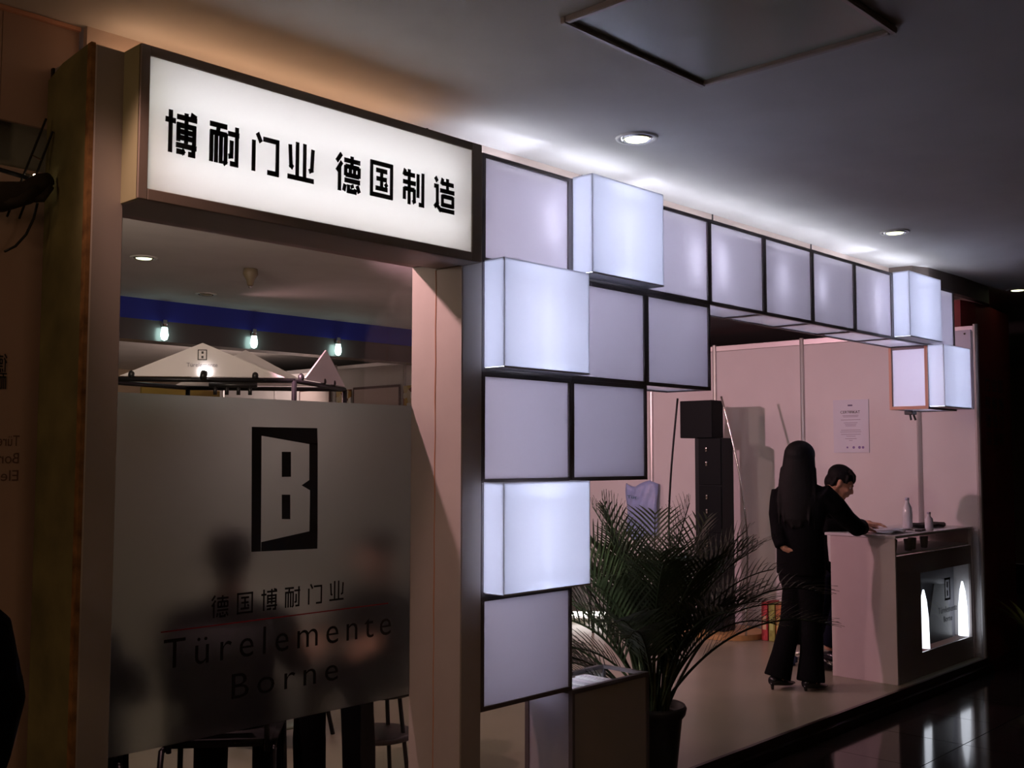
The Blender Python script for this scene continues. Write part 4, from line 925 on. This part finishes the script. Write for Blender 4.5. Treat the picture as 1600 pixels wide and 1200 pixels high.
# --- visitors seated behind the frosted window (seen as blurred dark shapes)
def seated(name_label, x, y, rot, headz, cloth, zs=.47, feet=True, org=None):
    t = Thing('person', name_label, 'person', (x, y, 0)); c_, s_ = math.cos(rot), math.sin(rot)
    def Q(a, b_, z): return Vector((x+a*c_-b_*s_, y+a*s_+b_*c_, z))      # a: forward, b: left
    def V(a, b_, z): return Vector((a*c_-b_*s_, a*s_+b_*c_, z))
    hz = headz; sh = hz-.27; hd = Q(.06, 0, hz-.11)
    bm, HP, HR = head_mesh(hd, V(1, 0, -.15), (0, 0, 1), .97)
    tube(bm, [Q(.0, 0, sh-.02), Q(.02, 0, sh+.06), hd-Vector((0, 0, .04))], [.06, .052, .052], 12)
    loft(bm, [(Q(-.02, 0, zs+.06), V(0, .15, 0), V(.11, 0, 0)), (Q(0, 0, (zs+sh)/2), V(0, .14, 0), V(.10, 0, 0)), (Q(0, 0, sh-.04), V(0, .17, 0), V(.09, 0, 0))])
    W_ = []
    for k in (-1, 1):
        e, w_ = Q(.10, k*.25, (zs+sh)/2-.02), Q(.32, k*.12, (zs+sh)/2+.02)
        limb(bm, [Q(0, k*.18, sh-.05), e, w_], [.045, .036, .026], 12); hand_pts(bm, w_, V(1, -k*.2, -.2), (0, 0, 1), .95, .4, -k)
        W_.append((k, e, w_))
        limb(bm, [Q(.0, k*.09, zs+.07), Q(.42, k*.11, zs+.05), Q(.40, k*.12, .09)], [.085, .056, .038], 12)
    body = t.part('body', solidify_shape(bm, .009, 2), M_skin, True); eyes(t, body, HP, HR, .97)
    b = B(); loft(b, [(Q(-.02, 0, zs+.02), V(0, .19, 0), V(.14, 0, 0)), (Q(0, 0, (zs+sh)/2), V(0, .17, 0), V(.125, 0, 0)), (Q(0, 0, sh-.07), V(0, .20, 0), V(.115, 0, 0)), (Q(0, 0, sh), V(0, .13, 0), V(.08, 0, 0)), (Q(0, 0, sh+.03), V(0, .06, 0), V(.055, 0, 0))])
    for k, e, w_ in W_: limb(b, [Q(0, k*.13, sh-.05), Q(.01, k*.20, sh-.09), e, e.lerp(w_, .8)], [.068, .066, .056, .046], 12)
    t.part('jacket', solidify_shape(b, .011, 3), cloth, True)
    b = B()
    for k in (-1, 1): limb(b, [Q(.0, k*.09, zs+.07), Q(.42, k*.11, zs+.05), Q(.41, k*.12, .28), Q(.40, k*.12, .10)], [.110, .080, .072, .070], 12)
    t.part('trousers', solidify_shape(b, .011, 3), cloth, True)
    for k in (-1, 1):
        b = B(); loft(b, [(Q(.34, k*.12, .05), V(0, .03, 0), (0, 0, .035)), (Q(.42, k*.12, .05), V(0, .04, 0), (0, 0, .042)), (Q(.52, k*.12, .035), V(0, .045, 0), (0, 0, .028)), (Q(.60, k*.12, .025), V(0, .028, 0), (0, 0, .018))], 14); t.part('shoe', b, MATS['shoe_black'], True)
    b = B(); ell(b, HP(0, -.022, .045), (.086, .100, .086), HR); ell(b, HP(0, -.062, -.01), (.072, .052, .075), HR); ell(b, HP(0, .05, .085), (.06, .035, .028), HR)
    t.part('hair', solidify_shape(b, .009, 2), M_hair, True)
    return t
seated('person in dark clothes seated close behind the frosted film at left', -.70, .68, math.radians(50), 1.20, M_cloth)
seated('person in navy seated at the lower left corner behind the film', -1.25, .86, math.radians(60), 1.06, M_cloth2)
# --- standing person whose trouser leg and shoe show below the film
def standing(label, x, y, rot, hgt, cloth, stoop=0):
    t = Thing('person', label, 'person', (x, y, 0)); c_, s_ = math.cos(rot), math.sin(rot); k = hgt/1.7
    def Q(a, b_, z): return Vector((x+(a*c_-b_*s_)*k, y+(a*s_+b_*c_)*k, z*k))
    def V(a, b_, z): return Vector(((a*c_-b_*s_)*k, (a*s_+b_*c_)*k, z*k))
    hd = Q(.03, 0, 1.59)
    bm, HP, HR = head_mesh(hd, V(1, 0, -.2), (0, 0, 1), k)
    tube(bm, [Q(0, 0, 1.38), Q(.01, 0, 1.46), hd-Vector((0, 0, .04))], [.062*k, .054*k, .054*k], 12)
    loft(bm, [(Q(0, 0, .90), V(0, .15, 0), V(.11, 0, 0)), (Q(0, 0, 1.15), V(0, .14, 0), V(.10, 0, 0)), (Q(0, 0, 1.36), V(0, .17, 0), V(.09, 0, 0))])
    A_ = []
    for q in (-1, 1):
        e, w_ = Q(-.02, q*.25, 1.10), Q(.07, q*.26, .86); A_.append((q, e, w_))
        limb(bm, [Q(0, q*.18, 1.36), e, w_], [.045*k, .036*k, .026*k], 12); hand_pts(bm, w_, V(.2, 0, -1), V(0, q, 0), .95*k, .4, q)
        limb(bm, [Q(0, q*.09, .90), Q(.02, q*.10, .5), Q(0, q*.11, .09)], [.09*k, .058*k, .038*k], 12)
    body = t.part('body', solidify_shape(bm, .009, 2), M_skin, True); eyes(t, body, HP, HR, k)
    b = B(); loft(b, [(Q(0, 0, .80), V(0, .20, 0), V(.14, 0, 0)), (Q(0, 0, 1.05), V(0, .17, 0), V(.13, 0, 0)), (Q(0, 0, 1.30), V(0, .205, 0), V(.125, 0, 0)), (Q(0, 0, 1.39), V(0, .14, 0), V(.09, 0, 0)), (Q(0, 0, 1.43), V(0, .065, 0), V(.06, 0, 0))])
    for q, e, w_ in A_: limb(b, [Q(0, q*.13, 1.36), Q(.0, q*.20, 1.31), e, e.lerp(w_, .88)], [.07*k, .068*k, .058*k, .048*k], 12)
    t.part('jacket', solidify_shape(b, .011, 3), cloth, True)
    b = B(); loft(b, [(Q(0, 0, .72), V(0, .185, 0), V(.13, 0, 0)), (Q(0, 0, .92), V(0, .16, 0), V(.125, 0, 0))])
    for q in (-1, 1): limb(b, [Q(0, q*.09, .86), Q(.02, q*.10, .48), Q(0, q*.11, .09)], [.115*k, .085*k, .078*k], 12)
    t.part('trousers', solidify_shape(b, .011, 3), cloth, True)
    for q in (-1, 1):
        b = B(); loft(b, [(Q(-.07, q*.11, .05), V(0, .032, 0), (0, 0, .04*k)), (Q(.02, q*.11, .05), V(0, .042, 0), (0, 0, .045*k)), (Q(.12, q*.11, .035), V(0, .048, 0), (0, 0, .03*k)), (Q(.20, q*.11, .026), V(0, .03, 0), (0, 0, .02*k))], 14); t.part('shoe', b, MATS['shoe_black'], True)
    b = B(); ell(b, HP(0, -.022, .045), (.086*k, .100*k, .086*k), HR); ell(b, HP(0, -.062, -.01), (.072*k, .052*k, .075*k), HR); ell(b, HP(0, .05, .085), (.06*k, .035*k, .028*k), HR)
    t.part('hair', solidify_shape(b, .009, 2), M_hair, True)
    return t
seated('seated person behind the film whose black trouser leg and shoe show below it', .25, .92, math.radians(203), 1.15, M_cloth)
standing('person in black cut off by the left picture edge', -2.11, -.29, math.radians(100), 1.40, M_cloth)

# ------------------------------------------------------------------ beyond the stand on the right
RW = [(5.37, 1.2), (5.37, .42), (5.40, .14), (5.6, .10), (6.0, .12), (6.6, .18), (6.95, .42), (7.15, .9), (7.25, 1.8), (7.3, 3.5)]
def ribbon(bm, path, z0, z1, th):
    p = [Vector((x, y, 0)) for x, y in path]; v = []
    for i, q in enumerate(p):
        d = (p[min(i+1, len(p)-1)]-p[max(i-1, 0)]).normalized(); nn = Vector((-d.y, d.x, 0))*th
        v.append([bm.verts.new(q+Vector((0, 0, z0))), bm.verts.new(q+Vector((0, 0, z1))), bm.verts.new(q+nn+Vector((0, 0, z1))), bm.verts.new(q+nn+Vector((0, 0, z0)))])
    for a, c in zip(v, v[1:]):
        for j in range(4): bm.faces.new((a[j], a[(j+1) % 4], c[(j+1) % 4], c[j]))
    bm.faces.new(v[0][::-1]); bm.faces.new(v[-1])
b = B(); ribbon(b, RW, -.1, 2.72, .04)
CR = struct('wall_red', b, mat('dark_red', (.22, .02, .02), .5))
b = B(); ribbon(b, [(4.42, .30), (4.45, .12), (4.6, .06), (5.2, .04), (5.8, .06), (6.2, .2), (6.4, .6), (6.5, 1.5)], 2.722, ZC, .05); struct('trim_6', b, mat('soffit', (.16, .12, .10), .7))
M_fw = mat('faint_white', (.10, .075, .075), .6)
for i in range(4):
    for j in range(3):
        x = 5.80+j*.17; yy = .105+(x-5.6)*.05-.004
        b = B(); glyph(b, ['men', 'ye', 'guo', 'zhi', 'nai', 'bo', 'de', 'zao', 'men', 'guo', 'ye', 'zhi'][i*3+j], x, 2.13-i*.145, .11, .10, yy, .001, 10); link('character', b, M_fw, CR)

# small plant on the aisle floor at the right of the counter
t = Thing('small_plant', 'small yellow-green plant in a dark pot right of the counter', 'plant', (5.66, -.24, -.1))
pc2 = (5.66, -.24, -.1)
b = B(); lathe(b, [(.08, .001), (.10, .18), (.11, .20), (.10, .20), (.09, .19)], pc2, 20); t.part('pot', b, MATS['pot_black'], True)
for i in range(16):
    a = i*2.4; ln = .3+.35*random.random(); d = Vector((math.cos(a), math.sin(a), 0)); p = Vector(pc2)+Vector((0, 0, .19))
    L = .22+.14*random.random(); b = B(); q = []
    for k in range(7):
        v_ = k/6; c_ = p+d*L*v_*math.sin(ln+.5*v_)+Vector((0, 0, L*1.3*v_*(1-.35*v_))); w_ = Vector((-d.y, d.x, 0))*.022*math.sin(PI*min(.98, .12+v_*.86))
        q.append((b.verts.new(c_-w_), b.verts.new(c_+Vector((0, 0, -.004))), b.verts.new(c_+w_)))
    for x_, y_ in zip(q, q[1:]):
        b.faces.new((x_[0], y_[0], y_[1], x_[1])); b.faces.new((x_[1], y_[1], y_[2], x_[2]))
    t.part('leaf', b, mat('leaf_yellow', (.20, .22, .05), .5, noise=.3), True)
